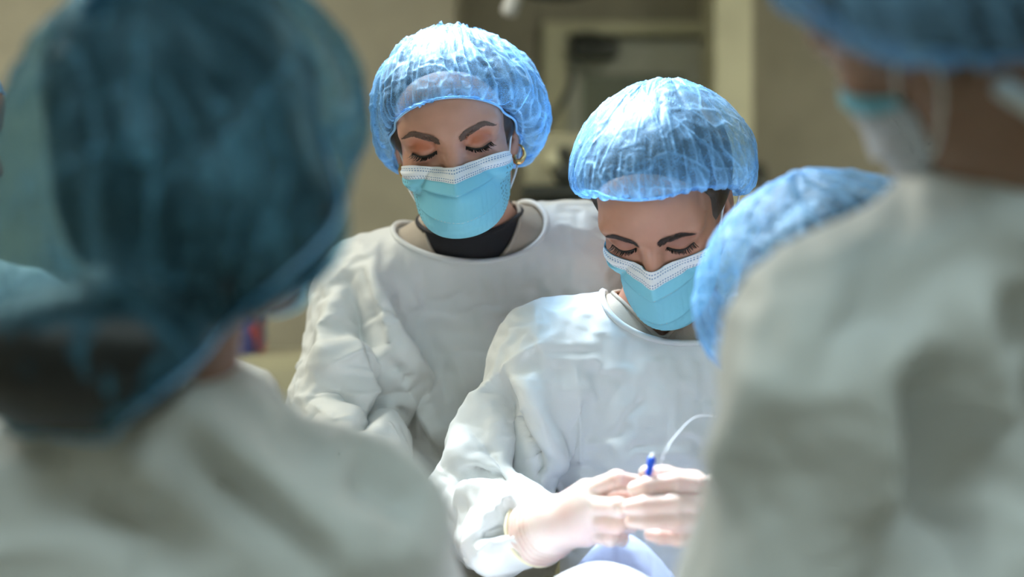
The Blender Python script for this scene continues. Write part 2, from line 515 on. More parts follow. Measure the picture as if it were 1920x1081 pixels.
def mask_mat(name, color):
    """pleated mask fabric: attribute muv = (u across -1..1, v down 0..1, 0); the ends carry weld dots"""
    m, nt, p = mat_new(name, color, .55)
    at = node(nt, 'ShaderNodeAttribute'); at.attribute_name = 'muv'
    sx = node(nt, 'ShaderNodeSeparateXYZ'); nt.links.new(at.outputs['Vector'], sx.inputs[0])
    ab = node(nt, 'ShaderNodeMath', operation='ABSOLUTE'); nt.links.new(sx.outputs[0], ab.inputs[0])
    side = node(nt, 'ShaderNodeMath', operation='GREATER_THAN'); side.inputs[1].default_value = .66
    nt.links.new(ab.outputs[0], side.inputs[0])
    def wave(src, k):
        a = node(nt, 'ShaderNodeMath', operation='MULTIPLY'); a.inputs[1].default_value = k; nt.links.new(src, a.inputs[0])
        s = node(nt, 'ShaderNodeMath', operation='SINE'); nt.links.new(a.outputs[0], s.inputs[0])
        return s.outputs[0]
    mm = node(nt, 'ShaderNodeMath', operation='ADD'); nt.links.new(wave(sx.outputs[0], 150), mm.inputs[0]); nt.links.new(wave(sx.outputs[1], 100), mm.inputs[1])
    dot = node(nt, 'ShaderNodeMath', operation='GREATER_THAN'); dot.inputs[1].default_value = .9; nt.links.new(mm.outputs[0], dot.inputs[0])
    f = node(nt, 'ShaderNodeMath', operation='MULTIPLY'); nt.links.new(side.outputs[0], f.inputs[0]); nt.links.new(dot.outputs[0], f.inputs[1])
    mix = node(nt, 'ShaderNodeMix', data_type='RGBA'); mix.inputs[6].default_value = (*color, 1); mix.inputs[7].default_value = (*(c * .45 for c in color), 1)
    nt.links.new(f.outputs[0], mix.inputs[0]); nt.links.new(mix.outputs[2], p.inputs['Base Color'])
    nz, b = noise_bump(nt, p, 45, .35, .003)
    tl = node(nt, 'ShaderNodeBsdfTranslucent'); tl.inputs[0].default_value = (*color, 1)
    mx = node(nt, 'ShaderNodeMixShader'); mx.inputs[0].default_value = .25
    nt.links.new(p.outputs[0], mx.inputs[1]); nt.links.new(tl.outputs[0], mx.inputs[2]); nt.links.new(mx.outputs[0], nt.nodes['Material Output'].inputs[0])
    return m
M['mask'] = mask_mat('mask_blue', (.30, .77, .95))

def band_mat(name):
    """white nose band with rows of stitched dots"""
    m, nt, p = mat_new(name, (.8, .82, .85), .6)
    at = node(nt, 'ShaderNodeAttribute'); at.attribute_name = 'muv'
    sx = node(nt, 'ShaderNodeSeparateXYZ'); nt.links.new(at.outputs['Vector'], sx.inputs[0])
    a = node(nt, 'ShaderNodeMath', operation='MULTIPLY'); a.inputs[1].default_value = 210; nt.links.new(sx.outputs[0], a.inputs[0])
    s = node(nt, 'ShaderNodeMath', operation='SINE'); nt.links.new(a.outputs[0], s.inputs[0])
    d = node(nt, 'ShaderNodeMath', operation='GREATER_THAN'); d.inputs[1].default_value = -.1; nt.links.new(s.outputs[0], d.inputs[0])
    tot = None
    for row in (.22, .40, .78, .92):
        c = node(nt, 'ShaderNodeMath', operation='COMPARE'); c.inputs[1].default_value = row; c.inputs[2].default_value = .035
        nt.links.new(sx.outputs[1], c.inputs[0])
        if tot is None:
            tot = c.outputs[0]
        else:
            ad = node(nt, 'ShaderNodeMath', operation='MAXIMUM'); nt.links.new(tot, ad.inputs[0]); nt.links.new(c.outputs[0], ad.inputs[1]); tot = ad.outputs[0]
    f = node(nt, 'ShaderNodeMath', operation='MULTIPLY'); nt.links.new(d.outputs[0], f.inputs[0]); nt.links.new(tot, f.inputs[1])
    mix = node(nt, 'ShaderNodeMix', data_type='RGBA'); mix.inputs[6].default_value = (.8, .82, .85, 1); mix.inputs[7].default_value = (.2, .32, .5, 1)
    nt.links.new(f.outputs[0], mix.inputs[0]); nt.links.new(mix.outputs[2], p.inputs['Base Color'])
    return m
M['mask_pale'] = mask_mat('mask_pale', (.72, .76, .84))
M['noseband'] = band_mat('mask_nose_band')
M['lining'] = simple('mask_lining', (.8, .83, .86), .7)
M['loop'] = simple('ear_loop', (.85, .86, .86), .7)
M['scrub'] = simple('scrub_beige', (.42, .36, .29), .85, bump=(500, .25, .001))
M['black'] = simple('black_knit', (.008, .008, .012), .8, bump=(700, .3, .001))
M['gold'] = simple('gold', (.85, .55, .22), .18, Metallic=1.0)
M['trouser'] = simple('trouser_beige', (.40, .35, .28), .85, bump=(300, .25, .001))
M['shoe'] = simple('shoe_white', (.7, .7, .7), .5)
M['wall'] = simple('wall_paint', (.355, .335, .255), .7, bump=(260, .08, .001))
M['ceil'] = simple('ceiling_paint', (.75, .73, .66), .8)
M['floor'] = simple('floor_vinyl', (.40, .40, .36), .35)

def glove_mat():
    m, nt, p = mat_new('latex_glove', (.80, .66, .60), .38)
    r = color_noise(nt, p, (.68, .50, .44), (.77, .65, .59), 22.0)
    p.inputs['Subsurface Weight'].default_value = .35
    p.inputs['Subsurface Radius'].default_value = (.014, .006, .004)
    p.inputs['Subsurface Scale'].default_value = 1.0
    noise_bump(nt, p, 90, .25, .002)
    return m
M['glove'] = glove_mat()
M['cuff'] = simple('glove_cuff_roll', (.80, .74, .52), .4)
M['blue_hub'] = simple('blue_plastic', (.01, .10, .75), .25)
M['clear'] = simple('clear_plastic', (.85, .88, .92), .15)
M['violet'] = simple('violet_plastic', (.30, .18, .40), .3)
M['drape_white'] = simple('drape_white', (.82, .84, .88), .7, bump=(60, .3, .003))
M['drape_blue'] = simple('drape_blue', (.52, .63, .90), .6, bump=(60, .3, .003))
M['steel'] = simple('steel', (.55, .56, .57), .3, Metallic=1.0)
M['pad'] = simple('table_pad', (.03, .03, .035), .6)
M['trim'] = simple('trim_cream', (.66, .65, .45), .6)
M['door'] = simple('door_paint', (.60, .62, .53), .5)
M['dark'] = simple('dark_metal', (.05, .055, .045), .5)
M['cream'] = simple('equipment_cream', (.50, .48, .33), .45)
M['lampbody'] = simple('lamp_white', (.75, .76, .76), .4)
def glass_mat():
    m, nt, p = mat_new('door_glass', (.30, .33, .26), .08)
    p.inputs['Specular IOR Level'].default_value = .6
    return m
M['glass'] = glass_mat()
def emit_mat(name, c, s):
    m, nt, p = mat_new(name, (.9, .9, .9), .4)
    p.inputs['Emission Color'].default_value = (*c, 1); p.inputs['Emission Strength'].default_value = s
    return m
M['lens'] = emit_mat('lamp_lens', (.9, .96, 1.0), 3.0)
M['panel_glow'] = emit_mat('ceiling_diffuser', (1.0, .97, .86), 2.0)
def print_mat():
    """dark blue carton with red printed patches"""
    m, nt, p = mat_new('blue_carton', (.03, .06, .25), .5)
    tc = node(nt, 'ShaderNodeTexCoord'); vo = node(nt, 'ShaderNodeTexVoronoi'); vo.inputs['Scale'].default_value = 22
    nt.links.new(tc.outputs['Object'], vo.inputs['Vector'])
    r = node(nt, 'ShaderNodeValToRGB'); r.color_ramp.interpolation = 'CONSTANT'
    r.color_ramp.elements[0].color = (.03, .07, .30, 1); r.color_ramp.elements[1].color = (.55, .07, .08, 1); r.color_ramp.elements[1].position = .62
    e = r.color_ramp.elements.new(.8); e.color = (.04, .05, .2, 1)
    sp = node(nt, 'ShaderNodeSeparateXYZ'); nt.links.new(vo.outputs['Color'], sp.inputs[0]); nt.links.new(sp.outputs[0], r.inputs[0])
    nt.links.new(r.outputs[0], p.inputs['Base Color'])
    return m
M['carton'] = print_mat()
# ------------------------------------------------------------------ room
def box(lo, hi):
    (x0, y0, z0), (x1, y1, z1) = lo, hi
    V = [(x0, y0, z0), (x1, y0, z0), (x1, y1, z0), (x0, y1, z0), (x0, y0, z1), (x1, y0, z1), (x1, y1, z1), (x0, y1, z1)]
    F = [(0, 3, 2, 1), (4, 5, 6, 7), (0, 1, 5, 4), (1, 2, 6, 5), (2, 3, 7, 6), (3, 0, 4, 7)]
    return V, F

def bbox_obj(name, lo, hi, mat, parent=None, bev=.004):
    """box with bevelled edges"""
    import bmesh
    V, F = box(lo, hi)
    bm = bmesh.new(); vs_ = [bm.verts.new(v) for v in V]
    for f in F:
        bm.faces.new([vs_[i] for i in f])
    if bev:
        bmesh.ops.bevel(bm, geom=bm.edges[:], offset=bev, segments=2, affect='EDGES')
    me = bpy.data.meshes.new(name); bm.to_mesh(me); bm.free()
    me.materials.append(M[mat])
    o = bpy.data.objects.new(name, me); COL.objects.link(o); o.parent = parent
    return o

def struct(name, lo, hi, mat, parent=None):
    V, F = box(lo, hi)
    o = new_obj(name, np.array(V), F, M[mat], parent, smooth=False)
    if parent is None:
        o['kind'] = 'structure'
    return o

def thing(name, label, cat, group=None):
    o = bpy.data.objects.new(name, None); COL.objects.link(o); o.empty_display_size = .1
    o['label'] = label; o['category'] = cat
    if group:
        o['group'] = group
    return o

def lathe(prof, n=24, axis_from=(0, 0, 0), axis_to=(0, 0, 1)):
    """surface of revolution: prof = (radius, height) from axis_from towards axis_to"""
    a = np.asarray(axis_from, float); d = np.asarray(axis_to, float) - a; d /= np.linalg.norm(d)
    u = np.cross(d, [0, 0, 1.0] if abs(d[2]) < .9 else [1.0, 0, 0]); u /= np.linalg.norm(u); w = np.cross(d, u)
    t = np.linspace(0, 2 * np.pi, n, endpoint=False)
    V = np.concatenate([a + d * h + r * (np.cos(t)[:, None] * u + np.sin(t)[:, None] * w) for r, h in prof])
    Q = grid_faces(n, len(prof), True)
    return V, Q
XL, XR, YB, YF, ZC = -2.6, 2.6, 4.62, -1.6, 2.8
YN = 3.9                                         # the nearer stretch of back wall on the left
def wx(p, d):
    return (p - CX) / FPX * d
def wz(p, d):
    return CAMZ - (p - CY) / FPX * d
struct('floor', (XL - .1, YF - .1, -.1), (XR + .1, YB + .2, 0), 'floor')
struct('ceiling', (XL - .1, YF - .1, ZC), (XR + .1, YB + .2, ZC + .1), 'ceil')
xk = wx(853, YN)
# back wall around the door opening
D0, D1, DT = wx(1062, YB), wx(1338, YB), wz(66, YB)
wb = struct('wall_back', (xk, YB, 0), (D0, YB + .14, ZC), 'wall')
struct('wall_back_right', (D1, YB, 0), (XR + .1, YB + .14, ZC), 'wall')
struct('wall_back_lintel', (D0, YB, DT), (D1, YB + .14, ZC), 'wall')
struct('wall_near', (XL - .1, YN, 0), (xk, YB + .14, ZC), 'wall')
struct('wall_left', (XL - .1, YF, 0), (XL, YN, ZC), 'wall')
struct('wall_right', (XR, YF, 0), (XR + .1, YB, ZC), 'wall')
struct('wall_front', (XL - .1, YF - .1, 0), (XR + .1, YF, ZC), 'wall')
cx0, cx1 = wx(1341, 4.3), wx(1411, 4.3)
struct('trim_1', (cx0, 4.3, 0), (cx1, YB, ZC), 'trim')
struct('baseboard_near', (XL, YN - .012, 0), (xk, YN, .1), 'trim')
# door with casing, closer and glazed opening
dr = bpy.data.objects.new('door_1', None); COL.objects.link(dr); dr['kind'] = 'structure'
fw = .07
bbox_obj('casing', (D0 - fw, YB - .025, 0), (D0, YB + .02, DT + fw * .5), 'trim', dr)
bbox_obj('casing', (D1, YB - .025, 0), (D1 + fw, YB + .02, DT + fw * .5), 'trim', dr)
bbox_obj('casing', (D0 + .0005, YB - .025, DT), (D1 - .0005, YB + .02, DT + fw * .5), 'trim', dr)
W0, W1, WT, WB_ = wx(1092, YB), wx(1286, YB), wz(138, YB), wz(420, YB)
y0, y1 = YB + .025, YB + .065
bbox_obj('door_stile', (D0 + .004, y0, .01), (W0, y1, DT - .004), 'door', dr)
bbox_obj('door_stile', (W1, y0, .01), (D1 - .004, y1, DT - .004), 'door', dr)
bbox_obj('door_rail', (W0, y0, WT), (W1, y1, DT - .004), 'door', dr)
bbox_obj('door_panel', (W0, y0, .01), (W1, y1, WB_), 'door', dr)
bbox_obj('door_pane', (W0, y0 + .015, WB_), (W1, y0 + .021, WT), 'glass', dr, bev=0)
dc = bbox_obj('door_closer', (wx(1076, 4.5), y0 - .085, wz(98, 4.5)), (wx(1162, 4.5), y0, wz(66, 4.5)), 'dark', dr)
pts = np.array([[wx(1160, 4.5), y0 - .05, wz(72, 4.5)], [wx(1110, 4.5), y0 - .12, wz(62, 4.5)], [wx(1084, 4.5), YB - .03, wz(56, 4.5)]])
tv, tf = tube(pts, .008, 6); new_obj('closer_arm', tv, tf, M['dark'], dc)
bbox_obj('door_handle', (W1 + .012, y0 - .05, 1.02), (W1 + .03, y0 - .001, 1.16), 'steel', dr)

# ceiling light panels (their light is set at the top of the script)
for lo_, wh in ((ceil_a, 'near the back wall at left'), (ceil_b, 'behind the camera at right'), (ceil_c, 'behind the camera at left'), (ceil_fill, 'added unseen to brighten the back wall at right')):
    t = thing('ceiling_light', 'recessed rectangular ceiling light panel ' + wh, 'ceiling light', 'ceiling light panels')
    x, y = lo_.location.x, lo_.location.y
    bbox_obj('frame', (x - .64, y - .34, ZC - .03), (x + .64, y + .34, ZC), 'lampbody', t)
    bbox_obj('diffuser', (x - .60, y - .30, ZC - .036), (x + .60, y + .30, ZC - .031), 'panel_glow', t, bev=0)

# surgical lamps
def surgical_lamp(c, aim, r, label, lit, ceil_xy, handle_len=.11):
    c = np.asarray(c, float); aim = np.asarray(aim, float); d = aim - c; d /= np.linalg.norm(d)
    t = thing('surgical_lamp', label, 'lamp')
    V, Q = lathe([(0.001, -.11), (r * .35, -.11), (r * .8, -.085), (r, -.05), (r * 1.02, -.03), (r, -.012), (r * .93, -.010), (r * .92, -.018), (.04, -.018), (.001, -.018)], 40, c, c + d)
    new_obj('lamp_head', V, Q, M['lampbody' if lit else 'dark'], t)
    u = np.cross(d, [0, 1, 0]); u /= np.linalg.norm(u); w = np.cross(d, u)
    for k in range(6):
        a = k * np.pi / 3; q = c + (np.cos(a) * u + np.sin(a) * w) * r * .58
        V, Q = lathe([(.001, -.012), (r * .2, -.012), (r * .24, -.02), (r * .24, -.03)], 16, q, q + d)
        new_obj('lens', V, Q, M['lens' if lit else 'glass'], t)
        if lit:
            sp = bpy.data.lights.new('lamp_beam', 'SPOT'); sp.energy = LAMP_POWER; sp.color = (.80, .91, 1.0)
            sp.spot_size = math.radians(36); sp.spot_blend = .9; sp.shadow_soft_size = .05
            so = bpy.data.objects.new('lamp_beam', sp); COL.objects.link(so); so.location = q + d * .01
            so.rotation_euler = Vector(aim - np.array(so.location)).to_track_quat('-Z', 'Y').to_euler()
    V, Q = lathe([(.012, -.02), (.013, handle_len * .5), (.018, handle_len * .6), (.017, handle_len * .95), (.008, handle_len), (.001, handle_len)], 16, c, c + d)
    new_obj('handle', V, Q, M['lampbody'], t)
    top = np.array([*ceil_xy, ZC]); b = c - d * .11
    pts = arc([b, b + [0, 0, .12], [(b[0] + top[0]) / 2, (b[1] + top[1]) / 2, max(b[2] + .2, ZC - .3)], [top[0], top[1], ZC - .2], top], 30)
    tv, tf = tube(pts, .022, 10); new_obj('arm', tv, tf, M['lampbody'], t)
    V, Q = lathe([(.11, -.001), (.11, -.03), (.05, -.05), (.02, -.06)], 24, top, top + [0, 0, 1]); new_obj('ceiling_plate', V, Q, M['lampbody'], t)
    return t
surgical_lamp(LAMP_AT, LAMP_AIM, .36, 'lit round surgical lamp hanging above the operating table', True, (.1, 2.4))
surgical_lamp(px(985, -72, 3.3), px(985, -72, 3.3) + np.array([-.30, -.35, -1]), .17, 'dark round surgical lamp turned aside near the back wall', False, (.3, 3.3), handle_len=.13)
# ------------------------------------------------------------------ people: heads
class Head:
    """a head in its own frame: face towards -y, left ear +x; placed by rotation and position"""
    def __init__(s, pos, ang, neck_base, chest=None, nose=1.0, ez=.005):
        s.R = rot(*ang); s.t = np.asarray(pos, float)
        s.nb = s.inv(np.asarray(neck_base)); s.torso = chest
        s.nose = nose; s.ez = ez
    def w(s, P):
        return np.asarray(P) @ s.R.T + s.t
    def inv(s, P):
        return (np.asarray(P) - s.t) @ s.R
    def sdf(s, P):
        ax = np.abs(P[:, 0]); A = np.stack([ax, P[:, 1], P[:, 2]], 1)
        d = d_ell(P, (0, .012, .034), (.069, .092, .078))
        d = smin(d, d_ell(P, (0, -.028, -.012), (.058, .062, .088)), .03)
        d = smin(d, d_ell(P, (0, -.045, .045), (.052, .046, .045)), .03)
        d = smin(d, d_cone(A, (.036, 0, -.07), (.0, -.066, -.094), .022, .021), .04)
        d = smin(d, d_ell(A, (.039, -.052, -.03), (.022, .026, .024)), .025)
        d = smin(d, d_cone(A, (.012, -.080, .014), (.047, -.066, .02), .010, .012), .018)
        # eye sockets, lids
        e0 = s.ez
        d = smax(d, -d_ell(A, (.032, -.103, -.002 + e0 * .6), (.021, .022, .014)), .016)
        lid = d_ell(A, (.0315, -.0705, -.003 + e0), (.0165, .0148, .0125))
        d = smin(d, lid, .006)
        d = smax(d, -s.line(A, [(.017, -.084, .0055 + e0), (.026, -.0885, .0095 + e0), (.037, -.0875, .0088 + e0), (.048, -.077, .002 + e0)], .0016), .003)
        d = smax(d, -s.line(A, [(.018, -.083, -.0065 + e0), (.026, -.087, -.0098 + e0), (.036, -.0865, -.0105 + e0), (.0465, -.077, -.007 + e0)], .0016), .002)
        # nose
        d = smin(d, d_cone(P, (0, -.080, .010), (0, -.100 * s.nose - .004, -.040), .0075, .0105), .012)
        d = smin(d, d_ell(A, (.0105, -.094, -.045), (.0085, .011, .008)), .008)
        # mouth (under the mask)
        d = smin(d, d_ell(P, (0, -.084, -.071), (.024, .012, .010)), .01)
        # ear
        e = d_ell(A, (.0705, .018, -.012), (.008, .018, .029), rot(0, 0, 12))
        e = smax(e, -d_ell(A, (.079, .014, -.008), (.007, .010, .018)), .004)
        e = smin(e, d_ell(A, (.0685, .010, -.037), (.006, .008, .009)), .006)
        d = smin(d, e, .006)
        # neck
        d = smin(d, d_cone(P, (0, .028, -.045), s.nb, .052, .056), .03)
        if s.torso is not None:
            d = smin(d, s.torso((P @ s.R.T + s.t).astype(np.float32)) + .020, .03)
        return d
    def line(s, P, pts, r):
        q = arc(pts, 7); out = np.full(len(P), .05, np.float32)
        m = np.where((np.abs(P[:, 0] - .032) < .03) & (P[:, 1] < -.05) & (np.abs(P[:, 2]) < .035))[0]
        if len(m):
            S = P[m]; d = None
            for a, b in zip(q[:-1], q[1:]):
                e = d_cone(S, a, b, r, r); d = e if d is None else np.minimum(d, e)
            out[m] = d
        return out
    def skin(s, h, tone, shadow=None, brows=None, lo=-.2, parent=None, blush=.0):
        lo_ = np.minimum(np.array([-.11, -.135, -.145]), s.nb - .08); hi_ = np.maximum(np.array([.11, .12, .13]), s.nb + .08)
        if s.torso is not None:
            lo_ = np.minimum(lo_, s.nb + np.array([-.13, -.15, -.11])); hi_ = np.maximum(hi_, s.nb + np.array([.13, .06, .04]))
        V, Q = mesh_sdf(s.sdf, lo_, hi_, h)
        V, Q = biggest(V, Q)
        V = relax(V, Q, 1, .4)
        tone = np.asarray(tone)
        C = np.tile(tone, (len(V), 1))
        A = np.abs(V[:, 0]); fr = V[:, 1] < -.03
        def mixin(m, col):
            nonlocal C
            C = C * (1 - m[:, None]) + np.asarray(col) * m[:, None]
        # warmer cheeks and nose, eye makeup, lip colour
        m = np.exp(-(((A - .042) / .022) ** 2 + ((V[:, 2] + .03) / .02) ** 2)) * fr
        mixin(m * .35, tone * np.array([1.02, .82, .78]))
        if shadow is not None:
            m = np.exp(-(((A - .033) / .017) ** 4 + ((V[:, 2] - .003 - s.ez) / .0100) ** 4)) * fr
            mixin(m * .8, shadow)
        m = np.exp(-(((A - .033) / .020) ** 4 + ((V[:, 2] + .014 - s.ez) / .007) ** 2)) * fr
        mixin(m * .35, tone * np.array([.7, .6, .6]))
        m = np.exp(-((A / .02) ** 4 + ((V[:, 2] + .071) / .008) ** 2)) * (V[:, 1] < -.07)
        mixin(m * .8, (.45, .16, .15))
        o = new_obj('body', s.w(V), Q, M['skin'], parent, attrs={'tint': C})
        s.V, s.Q = V, Q
        s.bvh = BVHTree.FromPolygons([tuple(v) for v in V], [tuple(q) for q in Q])
        return o
    def on_face(s, x, z, off=.0):
        h = s.bvh.ray_cast(Vector((x, -.3, z)), Vector((0, 1, 0)))
        if h[0] is None:
            return np.array([x, -.07, z]), np.array([0, -1., 0])
        n = np.array(h[1]); n = n if n[1] < 0 else -n
        return np.array(h[0]) + n * off, n
    def lashes(s, parent, n=34, length=.0085, seed=3):
        rng = np.random.default_rng(seed)
        for sd in (-1, 1):
            V = []; F = []
            c = arc([(.0175, 0, -.0062 + s.ez), (.026, 0, -.0100 + s.ez), (.036, 0, -.0108 + s.ez), (.0475, 0, -.0066 + s.ez)], n)
            base = []
            for q in c:
                p, nn = s.on_face(sd * q[0], q[2], .0004); base.append((p, nn))
            for k, (p, nn) in enumerate(base):
                t = k / (n - 1)
                L = length * (.55 + .6 * t) * rng.uniform(.75, 1.15)
                out = np.array([sd * (-.15 + .75 * t) + rng.normal(0, .12), -.8, -.62]); out /= np.linalg.norm(out)
                tip = np.array([sd * (-.1 + .9 * t), -.85, .15 + .35 * t]); tip /= np.linalg.norm(tip)
                side = np.cross(out, [0, 0, 1]); side /= np.linalg.norm(side)
                pts = [p, p + out * L * .5, p + out * L * .75 + tip * L * .25, p + out * L * .8 + tip * L * .55]
                ws = [.0006, .00055, .0004, .0001]
                b = len(V)
                for q, w in zip(pts, ws):
                    V += [q - side * w, q + side * w]
                for j in range(3):
                    F.append((b + 2 * j, b + 2 * j + 1, b + 2 * j + 3, b + 2 * j + 2))
            pb = np.array([b[0] + b[1] * .0002 for b in base])
            r = .0011 * np.sin(np.linspace(.25, np.pi - .25, n)) + .0002
            TV, TF = tube(pb, r, 5)
            b = len(V); V += list(TV); F += [tuple(x + b for x in f) for f in TF]
            new_obj('eyelash', s.w(np.array(V)), F, M['lash'], parent)
    def brows(s, parent, pts, n=420, width=.0050, seed=5, mat='brow', lenf=1.0):
        """pts: (x, z) centre line from inner to outer end"""
        rng = np.random.default_rng(seed)
        for sd in (-1, 1):
            V = []; F = []
            c = arc([(x, 0, z) for x, z in (pts if not isinstance(pts, dict) else pts[sd])], 60)
            for k in range(n):
                t = rng.uniform(0, 1); q = c[int(t * 59)]; d = c[min(59, int(t * 59) + 2)] - c[max(0, int(t * 59) - 2)]
                d /= np.linalg.norm(d)
                w = width * (1 - .75 * t ** 1.5) * min(1, .55 + t * 4)
                o = rng.uniform(-1, 1)
                p, nn = s.on_face(sd * q[0], q[2] + o * w, .0003)
                L = rng.uniform(.004, .007) * lenf * (1 - .3 * t)
                dr = np.array([sd * d[0], 0, d[2] + (.55 * (1 - t) - o * .5)]); dr -= nn * (dr @ nn); dr /= np.linalg.norm(dr)
                e, _ = s.on_face(*(p + dr * L)[[0, 2]], .0007)
                mid = (p + e) / 2 + nn * .0005
                sdv = np.cross(dr, nn) * .00042
                b = len(V)
                V += [p - sdv, p + sdv, mid - sdv, mid + sdv, e - sdv * .2, e + sdv * .2]
                F += [(b, b + 1, b + 3, b + 2), (b + 2, b + 3, b + 5, b + 4)]
            new_obj('eyebrow', s.w(np.array(V)), F, M[mat], parent)
    def hair_sdf(s, P, puff=.006):
        d = d_ell(P, (0, .014, .034), (.074 + puff, .094 + puff, .080 + puff))
        # hairline: front of this surface is bare
        line = -(P[:, 1] + .036 + .70 * np.maximum(P[:, 2] - .03, 0) + .25 * np.minimum(P[:, 2] - .0, 0))
        d = smax(d, line, .012)
        d = smax(d, -(P[:, 2] + .055 + .0 * P[:, 1]), .012)
        return d
    def hair(s, parent, mat='hair', puff=.006, bun=None, h=.004):
        def f(P):
            d = s.hair_sdf(P, puff)
            for b in (bun or ()):
                d = smin(d, d_ell(P, b[0], b[1]), .03)
            return d
        s.hsdf = f
        lo_, hi_ = np.array([-.14, -.12, -.14]), np.array([.14, .2, .16])
        for b in (bun or ()):
            lo_ = np.minimum(lo_, np.asarray(b[0]) - np.asarray(b[1]) - .03); hi_ = np.maximum(hi_, np.asarray(b[0]) + np.asarray(b[1]) + .03)
        V, Q = mesh_sdf(f, lo_, hi_, h)
        V = relax(V, Q, 2)
        return new_obj('hair', s.w(V), Q, M[mat], parent)

    def mask(s, parent, top=-.020, side_top=-.030, side_bot=-.078, chin=-.120, mat='mask', wide=.064, seed=2, pleat=.0055, chin_y=-.090, sy=-.022, loops=(True, True), crumple=.05, band='noseband'):
        nu, nv = 81, 49
        u = np.linspace(-1, 1, nu); v = np.linspace(0, 1, nv)
        U, Vv = np.meshgrid(u, v)
        a = np.abs(U)
        # centre profile (y, z) from nose bridge over the nose tip to under the chin
        cy = np.interp(v, [0, .18, .4, .62, .85, 1], [-.0985, -.113, -.1195, -.114, -.107, chin_y])
        cz = np.interp(v, [0, .18, .4, .62, .85, 1], [top, top - .016, top - .038, (top - .038) * .55 + chin * .45, chin + .012, chin])
        cy = arc(np.stack([v, cy, cz], 1)[::6], nv)[:, 1]; cz = arc(np.stack([v, 0 * v, cz], 1)[::6], nv)[:, 2]
        sz = side_top + (side_bot - side_top) * v
        ry = sy + .006 * np.sin(v * np.pi)
        # blend from centre to side
        pz = a ** (1.25 + .9 * Vv); py = a ** (1.45 + .7 * Vv)
        X = np.sign(U) * wide * np.sin(a * 1.35) / np.sin(1.35) * (1 - .06 * (Vv - .3) * (1 - a * .3) - .05 * Vv * a)
        Y = cy[:, None] * (1 - py) + ry[:, None] * py
        Z = cz[:, None] * (1 - pz) + sz[:, None] * pz
        # nose tent
        Y -= .006 * np.exp(-(U / .10) ** 2) * np.exp(-((Vv - .12) / .22) ** 2)
        # cheeks: top edge hugs the face
        Z += .004 * np.sin(a * np.pi) * (1 - Vv)
        # pleats: each opens towards the chin
        fr = (Vv * 3.0 + .12) % 1.0
        am = np.clip(1 - a ** 5, 0, 1) * np.clip(Vv * 5 - .6, 0, 1)
        Y -= pleat * (fr ** 1.8 - .4) * am * (1 + .8 * (np.floor(Vv * 3 + .12) == 1))
        Z -= pleat * .5 * fr * am
        P = np.stack([X, Y, Z], -1).reshape(-1, 3)
        Q = grid_faces(nu, nv)
        pin = np.zeros((nv, nu)); pin[0] = 1; pin[:, 0] = pin[:, -1] = 1; pin[-1, ::8] = 1
        f = lambda q: s.sdf(q) - .0018
        P = settle(P, Q, pin.ravel(), steps=20, iters=5, grow=crumple, gravity=(0, 0, 0), goal=.05, bend=.05, push=f, seed=seed, jitter=.0006)
        # keep outside the face
        for _ in range(3):
            d = s.sdf(P.astype(np.float32)).astype(float) - .0015
            e = 1e-3; m = d < 0
            if m.any():
                G = np.stack([s.sdf((P[m] + e * np.eye(3)[k]).astype(np.float32)) for k in range(3)], 1) - (d[m] + .0015)[:, None]
                G /= np.linalg.norm(G, axis=1)[:, None] + 1e-9
                P[m] -= G * d[m][:, None]
        muv = np.stack([U.ravel(), Vv.ravel(), 0 * U.ravel()], 1)
        Q = Q[:, ::-1]
        N = normals(P, Q)
        if (N[:, 1].mean()) > 0:
            Q = Q[:, ::-1]; N = -N
        o = new_obj('face_mask', s.w(P), Q, M[mat], parent, attrs={'muv': muv})
        new_obj('mask_lining', s.w(P - N * .0008), Q[:, ::-1], M['lining'], o)
        # white nose band
        nb = 9
        B = P.reshape(nv, nu, 3)[:nb] + N.reshape(nv, nu, 3)[:nb] * .0007
        bu = np.stack([U[:nb].ravel(), (Vv[:nb] / v[nb - 1]).ravel(), 0 * U[:nb].ravel()], 1)
        BQ = grid_faces(nu, nb)
        if (normals(B.reshape(-1, 3), BQ)[:, 1].mean()) > 0:
            BQ = BQ[:, ::-1]
        new_obj('nose_band', s.w(B.reshape(-1, 3)), BQ, M[band], o, attrs={'muv': bu})
        G = P.reshape(nv, nu, 3)
        for sd, ok in zip((0, nu - 1), loops):
            if not ok:
                continue
            k = -1 if sd == 0 else 1
            a0, b0 = G[1, sd], G[-2, sd]
            path = arc([a0, a0 * .4 + np.array([k * .078, .014, .012]) * .6, np.array([k * .083, .030, .004]), np.array([k * .083, .034, -.022]), b0 * .45 + np.array([k * .078, .020, -.046]) * .55, b0], 30)
            TV, TF = tube(path, .0014, 6)
            new_obj('ear_loop', s.w(TV), TF, M['loop'], o)
        return o

    def cap(s, parent, rad=(.112, .120, .10), cen=(0, .02, .055), rim=(.078, .096), rz=(.072, .062, .014, -.035, -.05), rim_c=.012, under=-.8, grow=.12, goal=.004, bend=.04, press=5e-5, steps=44, nt=200, nr=60, seed=4, lobes=(), mat='cap', shear=-.03, grav=2e-5, pleats=37, sub=1, jitter=.0006, nscale=28, namp=.004, streak=.7, crease=1.0, pole=50, cells=90, tilt=0.0):
        th = np.linspace(0, 2 * np.pi, nt, endpoint=False)
        c, sn = np.cos(th), np.sin(th)
        Rm = np.stack([rim[0] * c, rim_c + rim[1] * sn, np.interp(sn, [-1, -.6, 0, .45, 1], rz) - tilt * c * (.5 + .5 * sn)], -1)
        for _ in range(20):
            Rm[:, 2] = .5 * Rm[:, 2] + .25 * (np.roll(Rm[:, 2], 3) + np.roll(Rm[:, 2], -3))
        hs = getattr(s, 'hsdf', None)
        base = (lambda P: np.minimum(s.sdf(P), hs(P))) if hs is not None else s.sdf
